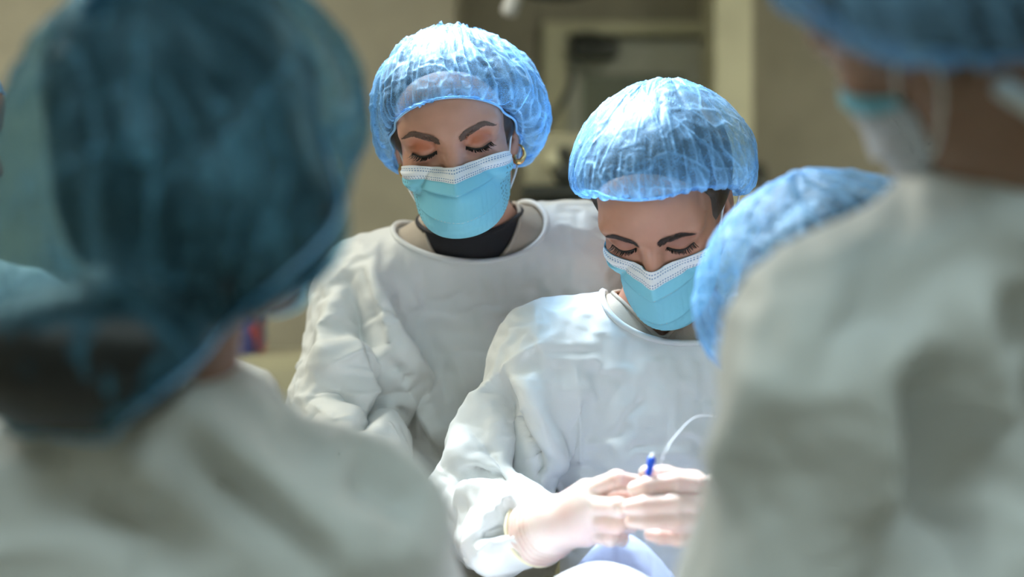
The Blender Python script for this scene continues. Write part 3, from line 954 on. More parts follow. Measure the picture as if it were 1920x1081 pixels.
        # the elastic lies on the head
        for _ in range(4):
            dd = base(Rm.astype(np.float32)).astype(float) - .002
            dirn = Rm - np.array([0, .012, 0]) ; dirn[:, 2] = 0; dirn /= np.linalg.norm(dirn, axis=1)[:, None]
            Rm -= dirn * np.clip(dd, -.02, .02)[:, None]
        for _ in range(3):
            Rm = .5 * Rm + .25 * (np.roll(Rm, 1, 0) + np.roll(Rm, -1, 0))
        dd = base(Rm.astype(np.float32)).astype(float) - .002
        Rm += dirn * np.clip(-dd, 0, .02)[:, None]
        V = []
        for j in range(nr + 1):
            t = j / nr * .985
            und = np.interp(sn, [-1, -.55, .15, 1], [.12, -.15, under, under])
            ang = und + t * (np.pi / 2 - und)
            ca, sa = np.cos(ang), np.sin(ang)
            fi = math.radians(pole) * max(0, t) ** 1.5
            dx, dy, dz = c * ca, sn * ca, sa
            dy, dz = dy * math.cos(fi) + dz * math.sin(fi), dz * math.cos(fi) - dy * math.sin(fi)
            ex = np.stack([cen[0] + rad[0] * dx, cen[1] + rad[1] * dy, cen[2] + rad[2] * dz + shear * sn * ca], -1)
            for lc, lr, la in lobes:
                dv = ex - np.asarray(lc); ex = ex + np.exp(-((dv / np.asarray(lr)) ** 2).sum(1))[:, None] * np.asarray(la)
            w = max(0, 1 - t * 7) ** 1.5
            wave = .0035 * np.sin(th * pleats + 2 * np.sin(th * 5)) * np.exp(-t * 5) * (1 - w)
            P = Rm * w + ex * (1 - w) + wave[:, None] * np.stack([c, sn, 0 * c], -1)
            V.append(P)
        V = np.concatenate(V)
        TH = np.tile(th, nr + 1)[nt:]; TT = np.repeat(np.arange(nr + 1) / nr, nt)[nt:]
        st = np.stack([np.cos(TH) * 1.3, np.sin(TH) * 1.3, TT * .55], 1)
        f1 = vnoise(st, 6.5, seed) ; f2 = vnoise(st + .3 * f1[:, None], 13, seed + 5)
        rad_ = V[nt:] - np.asarray(cen); rad_ /= np.linalg.norm(rad_, axis=1)[:, None]
        ridge = (1 - 2 * np.abs(f1)) * .6 + (1 - 2 * np.abs(f2)) * .4
        V[nt:] += rad_ * (ridge * namp * streak * np.clip(TT * 8, 0, 1))[:, None]
        V[nt:] += namp * (1 - streak) * np.stack([vnoise(V[nt:], nscale, i + seed) for i in range(3)], 1)
        Q = grid_faces(nt, nr + 1, True)
        pin = np.zeros(len(V)); pin[:nt] = 1
        push = lambda P: base(P) - .003
        tn = np.tile(np.stack([-sn, c, 0 * c], 1), (nr + 1, 1)); tl = np.repeat(np.arange(nr + 1) / nr, nt)
        gr = grow * (.45 + 1.6 * np.exp(-tl / .3))
        W = settle(V, Q, pin, steps=steps, iters=6, aniso=tn, grow=gr, gravity=s.R.T @ np.array([0, 0, -grav]), goal=goal, bend=bend, push=push, press=press, seed=seed, jitter=jitter)
        # close the crown
        W = np.concatenate([W, [W[-nt:].mean(0)]])
        W2, Q2 = W[:-1], Q
        if sub:
            W2, Q2 = subdivide(W2, Q, sub)
        N = normals(W2, Q2)
        if ((W2 - np.asarray(cen)) * N).sum() < 0:
            Q2 = Q2[:, ::-1]; N = -N
        # fold measure: how much a point stands above its smoothed surroundings
        S = relax(W2, Q2, 5, .6)
        fo = ((W2 - S) * N).sum(1)
        fo = np.clip(fo / (np.std(fo) * 2.2 + 1e-9), 0, 1)
        # thin straight crease lines where the paper-like fabric has been crumpled: borders of irregular facets
        q = W2 - np.asarray(cen); th2 = np.arctan2(q[:, 1], q[:, 0])
        mer = np.stack([np.cos(th2) * .1, np.sin(th2) * .1, q[:, 2] * .55], 1)
        cr, dome = facets(((W2, cells, .0022, .8), (mer, cells // 2, .0020, 1.0), (W2, cells * 3, .0016, .5)), seed + 100)
        cr *= crease
        W2 = W2 + N * (cr * .0018 - dome * crease + .0009 * crease * vnoise(W2, 75, seed + 13))[:, None]
        fo = np.clip(fo * .5 + cr * .65, 0, 1)
        gather = np.exp(-np.maximum(0, s_min_dist(W2, Rm)) / .012)
        fo = np.clip(fo + gather * .3, 0, 1)
        # crown fill
        last = np.where(np.bincount(Q2.ravel(), minlength=len(W2)) == 2)[0]
        top = [i for i in last if W2[i, 2] > cen[2] + rad[2] * .5]
        F = Q2
        o = new_obj('bouffant_cap', s.w(W2), F, M[mat], parent, attrs={'fold': fo})
        if len(top) > 5:
            tc_ = W2[top].mean(0); ang = np.arctan2(W2[top][:, 1] - tc_[1], W2[top][:, 0] - tc_[0]); order = np.array(top)[np.argsort(ang)]
            import bmesh
            bm = bmesh.new(); bm.from_mesh(o.data); bm.verts.ensure_lookup_table()
            cv = bm.verts.new(Vector(s.w(tc_))); bm.verts.ensure_lookup_table()
            for q in range(len(order)):
                try:
                    f = bm.faces.new((bm.verts[int(order[q])], bm.verts[int(order[(q + 1) % len(order)])], cv)); f.smooth = True
                except ValueError:
                    pass
            bm.to_mesh(o.data); bm.free()
        TV, TQ = tube(Rm + 0, .0016, 6, closed=True)
        new_obj('elastic_edge', s.w(TV), TQ, M['band'], o)
        return o

def facets(layers, seed, keep=.38, reach=.03, slope=.06):
    """crumpled-paper facets: crease strength along the borders of random cells, and the hollow inside each cell"""
    rng = np.random.default_rng(seed)
    n = len(layers[0][0]); cr = np.zeros(n); dome = np.zeros(n)
    for X_, n_, w_, a_ in layers:
        X_ = X_ - X_.mean(0)
        sd = X_[rng.choice(n, n_, replace=False)].astype(np.float32); s2 = (sd * sd).sum(1)
        for b_ in range(0, n, 20000):
            x_ = X_[b_:b_ + 20000].astype(np.float32); ar = np.arange(len(x_))
            dd = (x_ * x_).sum(1)[:, None] + s2[None] - 2 * (x_ @ sd.T)
            k0 = dd.argmin(1); f0 = np.sqrt(np.maximum(dd[ar, k0], 0)); dd[ar, k0] = 9
            k1 = dd.argmin(1); f1 = np.sqrt(np.maximum(dd[ar, k1], 0))
            pair = np.sin(np.minimum(k0, k1) * 12.9898 + np.maximum(k0, k1) * 78.233) * 43758.5453
            on = (pair - np.floor(pair)) > keep
            cr[b_:b_ + 20000] = np.maximum(cr[b_:b_ + 20000], a_ * on * np.exp(-(f1 - f0) / w_))
            dome[b_:b_ + 20000] += a_ * slope * np.minimum(f0, reach)
    return cr, dome

def s_min_dist(P, L):
    out = np.empty(len(P))
    for i in range(0, len(P), 20000):
        d = np.linalg.norm(P[i:i + 20000, None, :] - L[None, ::4, :], axis=2)
        out[i:i + 20000] = d.min(1)
    return out

# ------------------------------------------------------------------ gowns
def boundary_loops(Q):
    e = np.concatenate([Q[:, [0, 1]], Q[:, [1, 2]], Q[:, [2, 3]], Q[:, [3, 0]]])
    k = np.sort(e, 1); key = k[:, 0].astype(np.int64) * 10 ** 7 + k[:, 1]
    u, idx, cnt = np.unique(key, return_index=True, return_counts=True)
    be = e[idx[cnt == 1]]
    nxt = {}
    for a, b in be:
        nxt.setdefault(int(a), []).append(int(b))
    loops = []; used = set()
    for a in list(nxt):
        if a in used:
            continue
        L = [a]; used.add(a); c = a
        while True:
            n = [x for x in nxt.get(c, []) if x not in used]
            if not n:
                break
            c = n[0]; used.add(c); L.append(c)
        if len(L) > 8:
            loops.append(L)
    return loops

def snap_cut(V, Q, cut, iters=6):
    """drop the part where cut < 0 and pull the new edge onto cut = 0"""
    c = cut(V.astype(np.float32)).astype(float)
    h = np.median(np.linalg.norm(V[Q[:, 0]] - V[Q[:, 1]], axis=1))
    V, Q = compact(V, Q, c > -h * .35)
    V, Q = biggest(V, Q)
    loops = boundary_loops(Q)
    for L in loops:
        L = np.array(L)
        if np.abs(cut(V[L].astype(np.float32))).mean() > 2 * h:
            continue
        for _ in range(iters):
            P = V[L]; f = cut(P.astype(np.float32)).astype(float); e = 1e-3
            G = np.stack([cut((P + e * np.eye(3)[k]).astype(np.float32)) for k in range(3)], 1) - f[:, None]
            G /= np.linalg.norm(G, axis=1)[:, None] + 1e-9
            P = P - G * f[:, None] * .8
            V[L] = .6 * P + .2 * (np.roll(P, 1, 0) + np.roll(P, -1, 0))
    return V, Q

def project(P):
    return np.stack([CX + FPX * P[:, 0] / P[:, 1], CY - FPX * (P[:, 2] - CAMZ) / P[:, 1]], 1)

def front_points(V, N, pts):
    """points of the surface that lie under the given photo pixels (nearest facing vertex)"""
    S = project(V); face = (N * (V - np.array([0, 0, CAMZ]))).sum(1) < 0
    out = []
    for p in pts:
        d = np.linalg.norm(S - np.asarray(p[:2]), axis=1) + np.where(face, 0, 1e4)
        c = np.where(d < d.min() + 9)[0]
        out.append(V[c[V[c, 1].argmin()]])
    return np.array(out)

def seg_dist(P, L):
    best = np.full(len(P), 1e9); side = np.zeros(len(P)); tt = np.zeros(len(P))
    for i in range(len(L) - 1):
        a, b = L[i], L[i + 1]; ba = b - a
        t = np.clip((P - a) @ ba / (ba @ ba + 1e-12), 0, 1)
        d = np.linalg.norm(P - a - t[:, None] * ba, axis=1)
        m = d < best
        best[m] = d[m]; tt[m] = (i + t[m]) / (len(L) - 1)
    return best, tt

def folds(V, Q, strokes):
    """strokes: (pixel polyline, width m, height m [, sharp]) raised (or sunk) along the surface normal"""
    N = normals(V, Q)
    D = np.zeros(len(V))
    for st in strokes:
        pts, w, a = st[:3]; sharp = st[3] if len(st) > 3 else 1.5
        L = arc(front_points(V, N, pts), max(4, 4 * len(pts)))
        d, t = seg_dist(V, L)
        taper = np.clip(np.minimum(t, 1 - t) * 5 + .25, 0, 1)
        D += 1.7 * a * taper * np.exp(-(d / w) ** sharp)
    return V + N * D[:, None]
def person(loc, label):
    o = bpy.data.objects.new('person', None); COL.objects.link(o)
    o.location = loc; o.empty_display_size = .1
    o['label'] = label; o['category'] = 'person'
    bpy.context.view_layer.update()
    return o

def adopt(root):
    """children were built in world coordinates"""
    bpy.context.view_layer.update()
    inv = root.matrix_world.inverted()
    for c in root.children:
        c.matrix_parent_inverse = inv

def torso_sdf(P, nb, sr, sl, chest, hip, rc=.135, rh=.15, flat=.72, tr=.05, sh=.06, fwd=(0, 1, 0)):
    d = d_cone(P, nb, sr, tr, sh)
    d = smin(d, d_cone(P, nb, sl, tr, sh), .05)
    d = smin(d, d_cone(P, sr, sl, sh * .9, sh * .9), .05)
    d = smin(d, d_cone(P, chest, hip, rc, rh, flat=(fwd, flat)), .07)
    return d

def make_gown(parent, f, lo, hi, cuts, strokes, h=.010, push=None, grow=.04, goal=.006, steps=30, bend=.04, seed=1, pin_top=.015, sub=1, gravity=1.5e-5, trims=(0,), mat='gown', post=None, crisp=0):
    V, Q = mesh_sdf(f, lo, hi, h)
    V, Q = biggest(V, Q)
    for c in cuts:
        V, Q = snap_cut(V, Q, c)
    V = relax(V, Q, 2, .4, fix=np.unique(np.concatenate([np.array(l) for l in boundary_loops(Q)])))
    V = folds(V, Q, strokes)
    pin = np.zeros(len(V))
    for i, c in enumerate(cuts):
        if i in trims:
            pin[np.abs(c(V.astype(np.float32))) < pin_top] = 1
        else:
            pin[np.abs(c(V.astype(np.float32))) < h * .6] = 1
    W = settle(V, Q, pin, steps=steps, iters=5, grow=grow, gravity=(0, 0, -gravity), goal=goal, bend=bend, push=push, seed=seed, jitter=.0012)
    loops = boundary_loops(Q)
    W2, Q2 = subdivide(W, Q, 1) if sub else (W, Q)
    if crisp:
        N2 = normals(W2, Q2)
        top = np.where(W2[:, 2] > .85)[0]
        cr, dome = facets(((W2[top], crisp, .006, 1.0), (W2[top], crisp * 3, .004, .22)), seed + 50, keep=.45, reach=.06, slope=.09)
        away = np.clip(np.min([np.abs(c(W2[top].astype(np.float32))) for c in cuts], axis=0) / .035, 0, 1)
        if push is not None:                                  # flatter over the chest than on the sleeves
            away = away * (.08 + .92 * np.clip((push(W2[top].astype(np.float32)) - .015) / .03, 0, 1))
        W2[top] += N2[top] * (away * (cr * .0042 - dome + .0060))[:, None]
    if sub > 1:
        W2, Q2 = subdivide(W2, Q2, sub - 1)
    if post:
        W2 = folds(W2, Q2, post)
    o = new_obj('surgical_gown', W2, Q2, M[mat], parent)
    for i in trims:
        best = min(loops, key=lambda L: np.abs(cuts[i](W[np.array(L)].astype(np.float32))).mean())
        L = W[np.array(best)]
        for _ in range(3):
            L = .5 * L + .25 * (np.roll(L, 1, 0) + np.roll(L, -1, 0))
        TV, TQ = tube(L, .0042, 6, closed=True)
        new_obj('neck_binding', TV, TQ, M[mat], o)
    return o

# ================================================================== standing woman with gold earrings
A = {}
A['nb'] = px(880, 432, 2.10); A['sr'] = px(690, 545, 2.15); A['sl'] = px(1085, 480, 2.15)
A['chest'] = px(885, 700, 2.185); A['hip'] = np.array([-.12, 2.27, .5])
pa = person((-.05, 2.12, 0), 'standing woman in white gown and blue cap with gold earrings, looking down')
ha = Head((-.072, 1.977, 1.515), (20, -8, -3), A['nb'] + np.array([0, .01, .0]), chest=lambda P: torso_sdf(P, A['nb'], A['sr'], A['sl'], A['chest'], A['hip']))
ha.skin(.0019, (.52, .27, .19), shadow=(.46, .12, .045), parent=pa)
ha.lashes(pa, n=44, length=.0098)
ha.brows(pa, [(.0115, .0115), (.026, .018), (.042, .0235), (.054, .019)], n=520, width=.0058)
ha.hair(pa, puff=.012)
ha.cap(pa, seed=6, rad=(.108, .112, .092), cen=(.009, .02, .015), under=-1.25, press=3e-5, goal=.006, bend=.03, grow=.14, namp=.008, rz=(.067, .032, -.030, -.06, -.065))
ha.mask(pa, chin=-.109)

for sd in (1, -1):
    lb = ha.w(np.array([.0725, .008, -.045]) if sd > 0 else np.array([-.066, .010, -.044]))
    p0 = lb + np.array([.0, -.004, .014])
    pts = arc([p0, p0 + np.array([sd * .006, -.004, -.004]), p0 + np.array([sd * .009, -.004, -.014]), p0 + np.array([sd * .004, -.004, -.022]), p0 + np.array([-sd * .003, -.003, -.021]), p0 + np.array([-sd * .003, .002, -.010])], 26)
    tv, tf = tube(pts, np.interp(np.linspace(0, 1, 26), [0, .3, .65, .85, 1], [.0010, .0020, .0040, .0030, .0008]), 12)
    new_obj('earring', tv, tf, M['gold'], pa)
def a_body(P):
    return torso_sdf(P, A['nb'], A['sr'], A['sl'], A['chest'], A['hip'])
a_el = px(650, 770, 2.06); a_wr = px(706, 1080, 1.80)
a_el2 = px(1150, 800, 2.22); a_wr2 = px(1130, 1080, 2.15)
def a_gown(P):
    d = a_body(P)
    s1 = smin(d_cone(P, A['sr'], a_el, .068, .072), d_cone(P, a_el, a_wr, .070, .052), .03)
    s2 = smin(d_cone(P, A['sl'], a_el2, .068, .072), d_cone(P, a_el2, a_wr2, .070, .052), .03)
    d = smin(d, s1, .03); d = smin(d, s2, .03)
    return d
a_cut = lambda P: d_ell(P, px(862, 393, 2.06), (.116, .125, .066), rot(0, 9, 0))
def shirt(parent, name, f, cut, lo, hi, mat, h=.007, edge=.0028):
    V, Q = mesh_sdf(f, lo, hi, h)
    V, Q = snap_cut(V, Q, cut)
    V = relax(V, Q, 1, .3, fix=np.unique(np.concatenate([np.array(l) for l in boundary_loops(Q)])))
    V = V + normals(V, Q) * (.0012 * vnoise(V, 26, 2))[:, None]
    loops = boundary_loops(Q)
    best = min(loops, key=lambda L: np.abs(cut(V[np.array(L)].astype(np.float32))).mean())
    L = V[np.array(best)]
    for _ in range(2):
        L = .5 * L + .25 * (np.roll(L, 1, 0) + np.roll(L, -1, 0))
    W, Q = subdivide(V, Q, 1)
    o = new_obj(name, W, Q, M[mat], parent)
    tv, tq = tube(L, edge, 6, closed=True)
    new_obj('neck_hem', tv, tq, M[mat], o)
    return o
shirt(pa, 'black_undershirt', lambda P: smin(torso_sdf(P, A['nb'], A['sr'], A['sl'], A['chest'], A['hip']) + .014, ha.sdf(ha.inv(P).astype(np.float32)) - .0035, .006),
      lambda P: -((P[:, 2] - 1.372) - .45 * (P[:, 1] - 2.0) - .1 * (P[:, 0] + .05)), A['nb'] + [-.17, -.16, -.15], A['nb'] + [.17, .12, .08], 'black', edge=.0035)
shirt(pa, 'scrub_shirt', lambda P: torso_sdf(P, A['nb'], A['sr'], A['sl'], A['chest'], A['hip']) + .007, lambda P: d_ell(P, px(884, 390, 2.05), (.064, .13, .085), rot(0, 8, 0)), A['nb'] + [-.2, -.16, -.18], A['nb'] + [.2, .14, .08], 'scrub')
hem = lambda z: (lambda P: P[:, 2] - z)
def wrist_cut(a, b, at):
    d = (b - a) / np.linalg.norm(b - a); p = a + (b - a) * at
    return lambda P: np.where(np.linalg.norm(P - p, axis=1) < .2, -(P - p) @ d, .3)
make_gown(pa, a_gown, (-.45, 1.65, .45), (.30, 2.36, 1.50), [a_cut, hem(.5), wrist_cut(a_el, a_wr, .97), wrist_cut(a_el2, a_wr2, .97)],
    [([(690, 490), (735, 630), (795, 765), (840, 840)], .024, .018, 2), ([(655, 520), (700, 650), (762, 770), (800, 850)], .014, -.022, 2),
     ([(600, 690), (680, 652), (740, 690)], .020, .016, 2), ([(610, 720), (700, 735), (765, 722)], .012, -.010, 2), ([(765, 722), (720, 752), (680, 790)], .010, -.016, 2), ([(625, 540), (610, 620), (600, 700)], .015, .010, 2)],
    h=.009, sub=2, crisp=90, push=lambda P: a_body(P) + .012, grow=.055,
    post=[([(668, 505), (703, 640), (763, 765), (800, 850)], .006, -.010, 1.3), ([(690, 500), (722, 620), (775, 740), (812, 830)], .006, .005, 1.3), ([(735, 450), (785, 560), (850, 690), (893, 790)], .010, .004, 1.3),
          ([(742, 690), (768, 722), (690, 780)], .005, -.008, 1.3), ([(605, 720), (690, 735), (760, 722)], .004, .004, 1.3), ([(604, 690), (680, 655), (690, 650)], .005, .005, 1.3), ([(690, 650), (745, 700), (765, 720)], .005, -.006, 1.3)])
adopt(pa)

# ================================================================== woman at the table holding the cannula
B = {}
B['nb'] = px(1255, 585, 1.985); B['sr'] = px(1035, 672, 1.96); B['sl'] = px(1455, 690, 1.96)
B['chest'] = px(1240, 860, 1.965); B['hip'] = np.array([.25, 1.97, .5])
pb = person((.18, 1.98, 0), 'woman in blue cap bending over the table, gloved hands holding a blue-tipped cannula')
hb = Head((.177, 1.874, 1.425), (44, -1, -19), B['nb'], chest=lambda P: torso_sdf(P, B['nb'], B['sr'], B['sl'], B['chest'], B['hip']))
hb.skin(.0019, (.48, .235, .155), shadow=(.30, .12, .08), parent=pb)
hb.lashes(pb, n=34, length=.0070)
hb.brows(pb, [(.011, .0125), (.024, .0155), (.038, .0185), (.050, .0145)], n=620, width=.0086, mat='brow_dark')
hb.hair(pb, puff=.010)
hb.cap(pb, seed=4, rad=(.102, .114, .082), cen=(.002, .025, .032), under=-1.0, rz=(.075, .065, .004, -.04, -.05))
hb.mask(pb)
def b_body(P):
    return torso_sdf(P, B['nb'], B['sr'], B['sl'], B['chest'], B['hip'])
b_tip = px(1246, 642, 1.88)
def b_vcut(P):
    w = (np.abs(P[:, 0] - b_tip[0]) * .72 - (P[:, 2] - b_tip[2]) * .69)
    w = np.maximum(w, P[:, 1] - B['nb'][1])
    return smin(w, d_ell(P, B['nb'] + np.array([0, .0, .04]), (.062, .07, .05)), .01)
shirt(pb, 'scrub_shirt', lambda P: b_body(P) + .007, b_vcut, B['nb'] + [-.2, -.18, -.2], B['nb'] + [.2, .14, .1], 'scrub')
b_el = px(912, 940, 1.90); b_wr = px(1021, 1001, 1.706)
b_el2 = px(1560, 915, 1.88); b_wr2 = px(1460, 990, 1.70)
def b_gown(P):
    d = b_body(P)
    s1 = smin(d_cone(P, B['sr'], b_el, .068, .058), d_cone(P, b_el, b_wr, .062, .0305), .03)
    s1 = smin(s1, d_cone(P, b_el + np.array([.01, 0, -.035]), b_wr + np.array([-.050, .034, -.010]), .045, .034), .02)
    s2 = smin(d_cone(P, B['sl'], b_el2, .068, .058), d_cone(P, b_el2, b_wr2, .056, .042), .03)
    return smin(smin(d, s1, .025), s2, .025)
b_cut = lambda P: d_ell(P, px(1262, 570, 1.95), (.088, .13, .05), rot(0, 6, 0))
make_gown(pb, b_gown, (-.2, 1.55, .45), (.55, 2.22, 1.40), [b_cut, hem(.5), wrist_cut(b_el, b_wr, 1.0), wrist_cut(b_el2, b_wr2, .95)],
    [([(925, 700), (955, 780), (995, 860), (1022, 900)], .012, -.024, 2), ([(975, 700), (1010, 800), (1045, 890)], .02, .012, 2), ([(845, 885), (920, 880), (985, 905)], .012, -.016, 2),
     ([(850, 920), (930, 905), (985, 930)], .014, .012, 2), ([(900, 1000), (960, 960)], .012, -.008, 2), ([(905, 720), (870, 800), (850, 870)], .02, .008, 2), ([(1085, 690), (1080, 880)], .02, .006, 2)],
    h=.009, sub=2, crisp=90, push=lambda P: b_body(P) + .012, seed=3, grow=.055,
    post=[([(940, 715), (962, 785), (1000, 862), (1024, 898)], .006, -.010, 1.3), ([(860, 886), (930, 884), (985, 905)], .005, -.008, 1.3), ([(880, 800), (930, 850), (965, 880)], .005, -.004, 1.3),
          ([(1088, 690), (1084, 800), (1082, 900)], .0025, .0022, 1.5), ([(900, 960), (960, 915)], .004, .004, 1.3), ([(905, 1000), (945, 985), (985, 990)], .005, -.006, 1.3), ([(890, 1040), (920, 1010), (975, 1010)], .006, .006, 1.3), ([(905, 710), (985, 650), (1010, 640)], .005, .004, 1.3)])
adopt(pb)
# ------------------------------------------------------------------ gloved hands
def hand_sdf(wrist, palm, fingers, thumb, wr=.026):
    def f(P):
        d = None
        for m in palm:
            e = d_cone(P, wrist, m, wr * .8, .0135)
            d = e if d is None else smin(d, e, .016)
        c = np.mean([*palm, wrist], axis=0)
        for ch, rr in fingers:
            q = None
            for a, b, ra, rb in zip(ch[:-1], ch[1:], rr[:-1], rr[1:]):
                e = d_cone(P, a, b, ra, rb); q = e if q is None else smin(q, e, .004)
            d = smin(d, q, .0035)
        ch, rr = thumb; q = None
        for a, b, ra, rb in zip(ch[:-1], ch[1:], rr[:-1], rr[1:]):
            e = d_cone(P, a, b, ra, rb); q = e if q is None else smin(q, e, .006)
        return smin(d, q, .005)
    return f
FR = (.0105, .0098, .0088, .0076)
# her right hand, back of the hand to the camera
rw = px(1030, 985, 1.70)
r_palm = [px(1100, 921, 1.655), px(1108, 946, 1.645), px(1108, 974, 1.65), px(1100, 1000, 1.66)]
r_fing = [([r_palm[0], px(1156, 899, 1.625), px(1190, 906, 1.645), px(1200, 914, 1.665)], FR),
          ([r_palm[1], px(1160, 949, 1.612), px(1184, 953, 1.640), px(1176, 955, 1.668)], FR),
          ([r_palm[2], px(1158, 981, 1.618), px(1180, 983, 1.648), px(1166, 985, 1.675)], FR),
          ([r_palm[3], px(1144, 1008, 1.635), px(1164, 1009, 1.66), px(1150, 1008, 1.68)], (.0095, .0088, .008, .007))]
r_thumb = ([px(1062, 955, 1.695), px(1112, 930, 1.69), px(1160, 928, 1.68), px(1186, 930, 1.675)], (.015, .0125, .010, .008))
cuff_a = px(1048, 975, 1.69); cuff_b = px(1005, 997, 1.725)
rh0 = hand_sdf(rw, r_palm, r_fing, r_thumb)
def rh(P):
    d = smin(rh0(P), d_cone(P, rw, cuff_b, .027, .0368), .02)
    ax = (cuff_b - rw) / np.linalg.norm(cuff_b - rw)
    return smax(d, (P - cuff_b) @ ax, .002)
lw = px(1420, 985, 1.68)
l_palm = [px(1335, 912, 1.63), px(1340, 944, 1.62), px(1340, 976, 1.62), px(1335, 1004, 1.63)]
l_fing = [([l_palm[0], px(1262, 905, 1.592), px(1212, 911, 1.59), px(1190, 916, 1.595)], FR),
          ([l_palm[1], px(1262, 944, 1.582), px(1206, 947, 1.58), px(1181, 949, 1.585)], FR),
          ([l_palm[2], px(1264, 976, 1.582), px(1210, 975, 1.583), px(1186, 976, 1.588)], FR),
          ([l_palm[3], px(1272, 1008, 1.595), px(1240, 1005, 1.597), px(1220, 1002, 1.60)], (.0095, .0088, .008, .007))]
l_thumb = ([px(1360, 940, 1.66), px(1300, 905, 1.645), px(1248, 892, 1.63), px(1212, 886, 1.625)], (.015, .0125, .010, .008))
cuff_c = px(1480, 1000, 1.72)
lh0 = hand_sdf(lw, l_palm, l_fing, l_thumb)
def lh(P):
    d = smin(lh0(P), d_cone(P, lw, cuff_c, .027, .0368), .02)
    ax = (cuff_c - lw) / np.linalg.norm(cuff_c - lw)
    return smax(d, (P - cuff_c) @ ax, .002)
def glove(parent, f, pts, cuff_from, cuff_to):
    pts = np.array(pts); lo = pts.min(0) - .05; hi = pts.max(0) + .05
    V, Q = mesh_sdf(f, lo, hi, .0017)
    V, Q = biggest(V, Q); V = relax(V, Q, 2, .5)
    ax = (cuff_to - cuff_from); L = np.linalg.norm(ax); ax /= L
    t = (V - cuff_from) @ ax / L
    N = normals(V, Q)
    m = np.clip((t + .35) * 3, 0, 1) * np.clip((1.02 - t) * 8, 0, 1)
    wr = np.sin((t * 7 + .8 * vnoise(V, 30, 3)) * 6.28 * .55) * .0028 + .0020 * vnoise(V, 60, 4)
    V = V + N * (m * wr)[:, None]
    o = new_obj('glove', V, Q, M['glove'], parent)
    u = np.cross(ax, [0, 0, 1.0]); u /= np.linalg.norm(u); w = np.cross(ax, u)
    a = np.linspace(0, 2 * np.pi, 48, endpoint=False)
    ring = cuff_to - ax * .001 + .0368 * (np.cos(a)[:, None] * u + np.sin(a)[:, None] * w)
    tv, tq = tube(ring, .0022, 8, closed=True)
    new_obj('cuff_roll', tv, tq, M['cuff'], o)
    return o
flat = lambda fs: [p for ch, _ in fs for p in ch]
glove(pb, rh, [rw, cuff_b, *r_palm, *flat(r_fing), *r_thumb[0]], rw, cuff_b)
glove(pb, lh, [lw, cuff_c, *l_palm, *flat(l_fing), *l_thumb[0]], lw, cuff_c)
adopt(pb)

# ------------------------------------------------------------------ cannula between the fingers
cn = thing('cannula', 'small blue-hubbed cannula held upright between the gloved fingertips', 'cannula')
c0, c1 = px(1209, 925, 1.590), px(1224, 850, 1.594)
cu = (c1 - c0) / np.linalg.norm(c1 - c0)
LL = np.linalg.norm(c1 - c0)
V, Q = lathe([(.0005, .30 * LL), (.0026, .30 * LL), (.0030, .42 * LL), (.0028, .46 * LL)], 16, c0, c1); new_obj('collar', V, Q, M['violet'], cn)
V, Q = lathe([(.0028, .44 * LL), (.0038, .50 * LL), (.0038, .62 * LL), (.0033, .64 * LL), (.0040, .67 * LL), (.0040, .86 * LL), (.003, .92 * LL), (.0005, .92 * LL)], 16, c0, c1); new_obj('hub', V, Q, M['blue_hub'], cn)
V, Q = lathe([(.0022, .90 * LL), (.0026, .95 * LL), (.0022, 1.0 * LL), (.0004, 1.01 * LL)], 16, c0, c1); new_obj('tip_cap', V, Q, M['clear'], cn)
V, Q = lathe([(.0014, -.1 * LL), (.0016, .31 * LL)], 10, c0, c1); new_obj('shaft', V, Q, M['clear'], cn)
pts = arc([px(1230, 900, 1.61), px(1236, 876, 1.60), px(1248, 846, 1.60), px(1268, 815, 1.62), px(1310, 780, 1.66), px(1370, 800, 1.70), px(1390, 920, 1.70)], 40)
tv, tf = tube(pts, .0006, 6)
tb = new_obj('tubing', tv, tf, M['clear'], None); tb['label'] = 'thin clear tubing curving up from the gloved fingers'; tb['category'] = 'tubing'

# ------------------------------------------------------------------ trousers and shoes
def legs(parent, x, y, rz, top=.85, spread=.1):
    R2 = rot(0, 0, rz); c = np.array([x, y, 0])
    for sd in (-1, 1):
        P = [np.array([sd * spread * .9, 0, top]), np.array([sd * spread, -.02, .5]), np.array([sd * spread, .02, .09])]
        tv, tf = tube(arc([c + R2 @ p for p in P], 14), np.linspace(.085, .06, 14), 16)
        new_obj('trouser_leg', tv, tf, M['trouser'], parent)
        def f(Q_):
            q = (Q_ - c.astype(np.float32)) @ R2.astype(np.float32)
            d = smin(d_ell(q, (sd * spread, -.07, .035), (.045, .13, .04)), d_ell(q, (sd * spread, .01, .055), (.042, .06, .055)), .03)
            return smax(d, -(q[:, 2] - .001), .004)
        ctr = c + R2 @ np.array([sd * spread, -.05, 0])
        V, Q = mesh_sdf(f, ctr - [.2, .2, .02], ctr + [.2, .2, .14], .01)
        new_obj('shoe', relax(V, Q, 2), Q, M['shoe'], parent)
# ================================================================== foreground left: seen from behind
def ell_cut(c, r, R_=None):
    return lambda P: d_ell(P, c, r, R_)
pc = person((-.24, 1.17, 0), 'blurred foreground person at left, seen from behind in blue cap and pale gown')
C = {}
C['nb'] = px(290, 800, 1.16); C['sr'] = px(650, 1000, 1.19); C['sl'] = px(-130, 1010, 1.14)
C['chest'] = px(270, 1250, 1.2); C['hip'] = np.array([-.27, 1.18, .5])
hc = Head(px(372, 270, 1.15), (4, 6, 160), C['nb'])
hc.skin(.005, (.30, .15, .10), parent=pc)
bun = hc.inv(px(150, 670, 1.07)); nape = hc.inv(px(400, 420, 1.10))
hc.hair(pc, mat='hair_black', puff=.018, bun=[(nape, (.090, .070, .072)), (bun, (.086, .066, .052)), (np.array([.06, .02, -.03]), (.035, .05, .06)), (np.array([-.06, .02, -.03]), (.035, .05, .06))], h=.006)
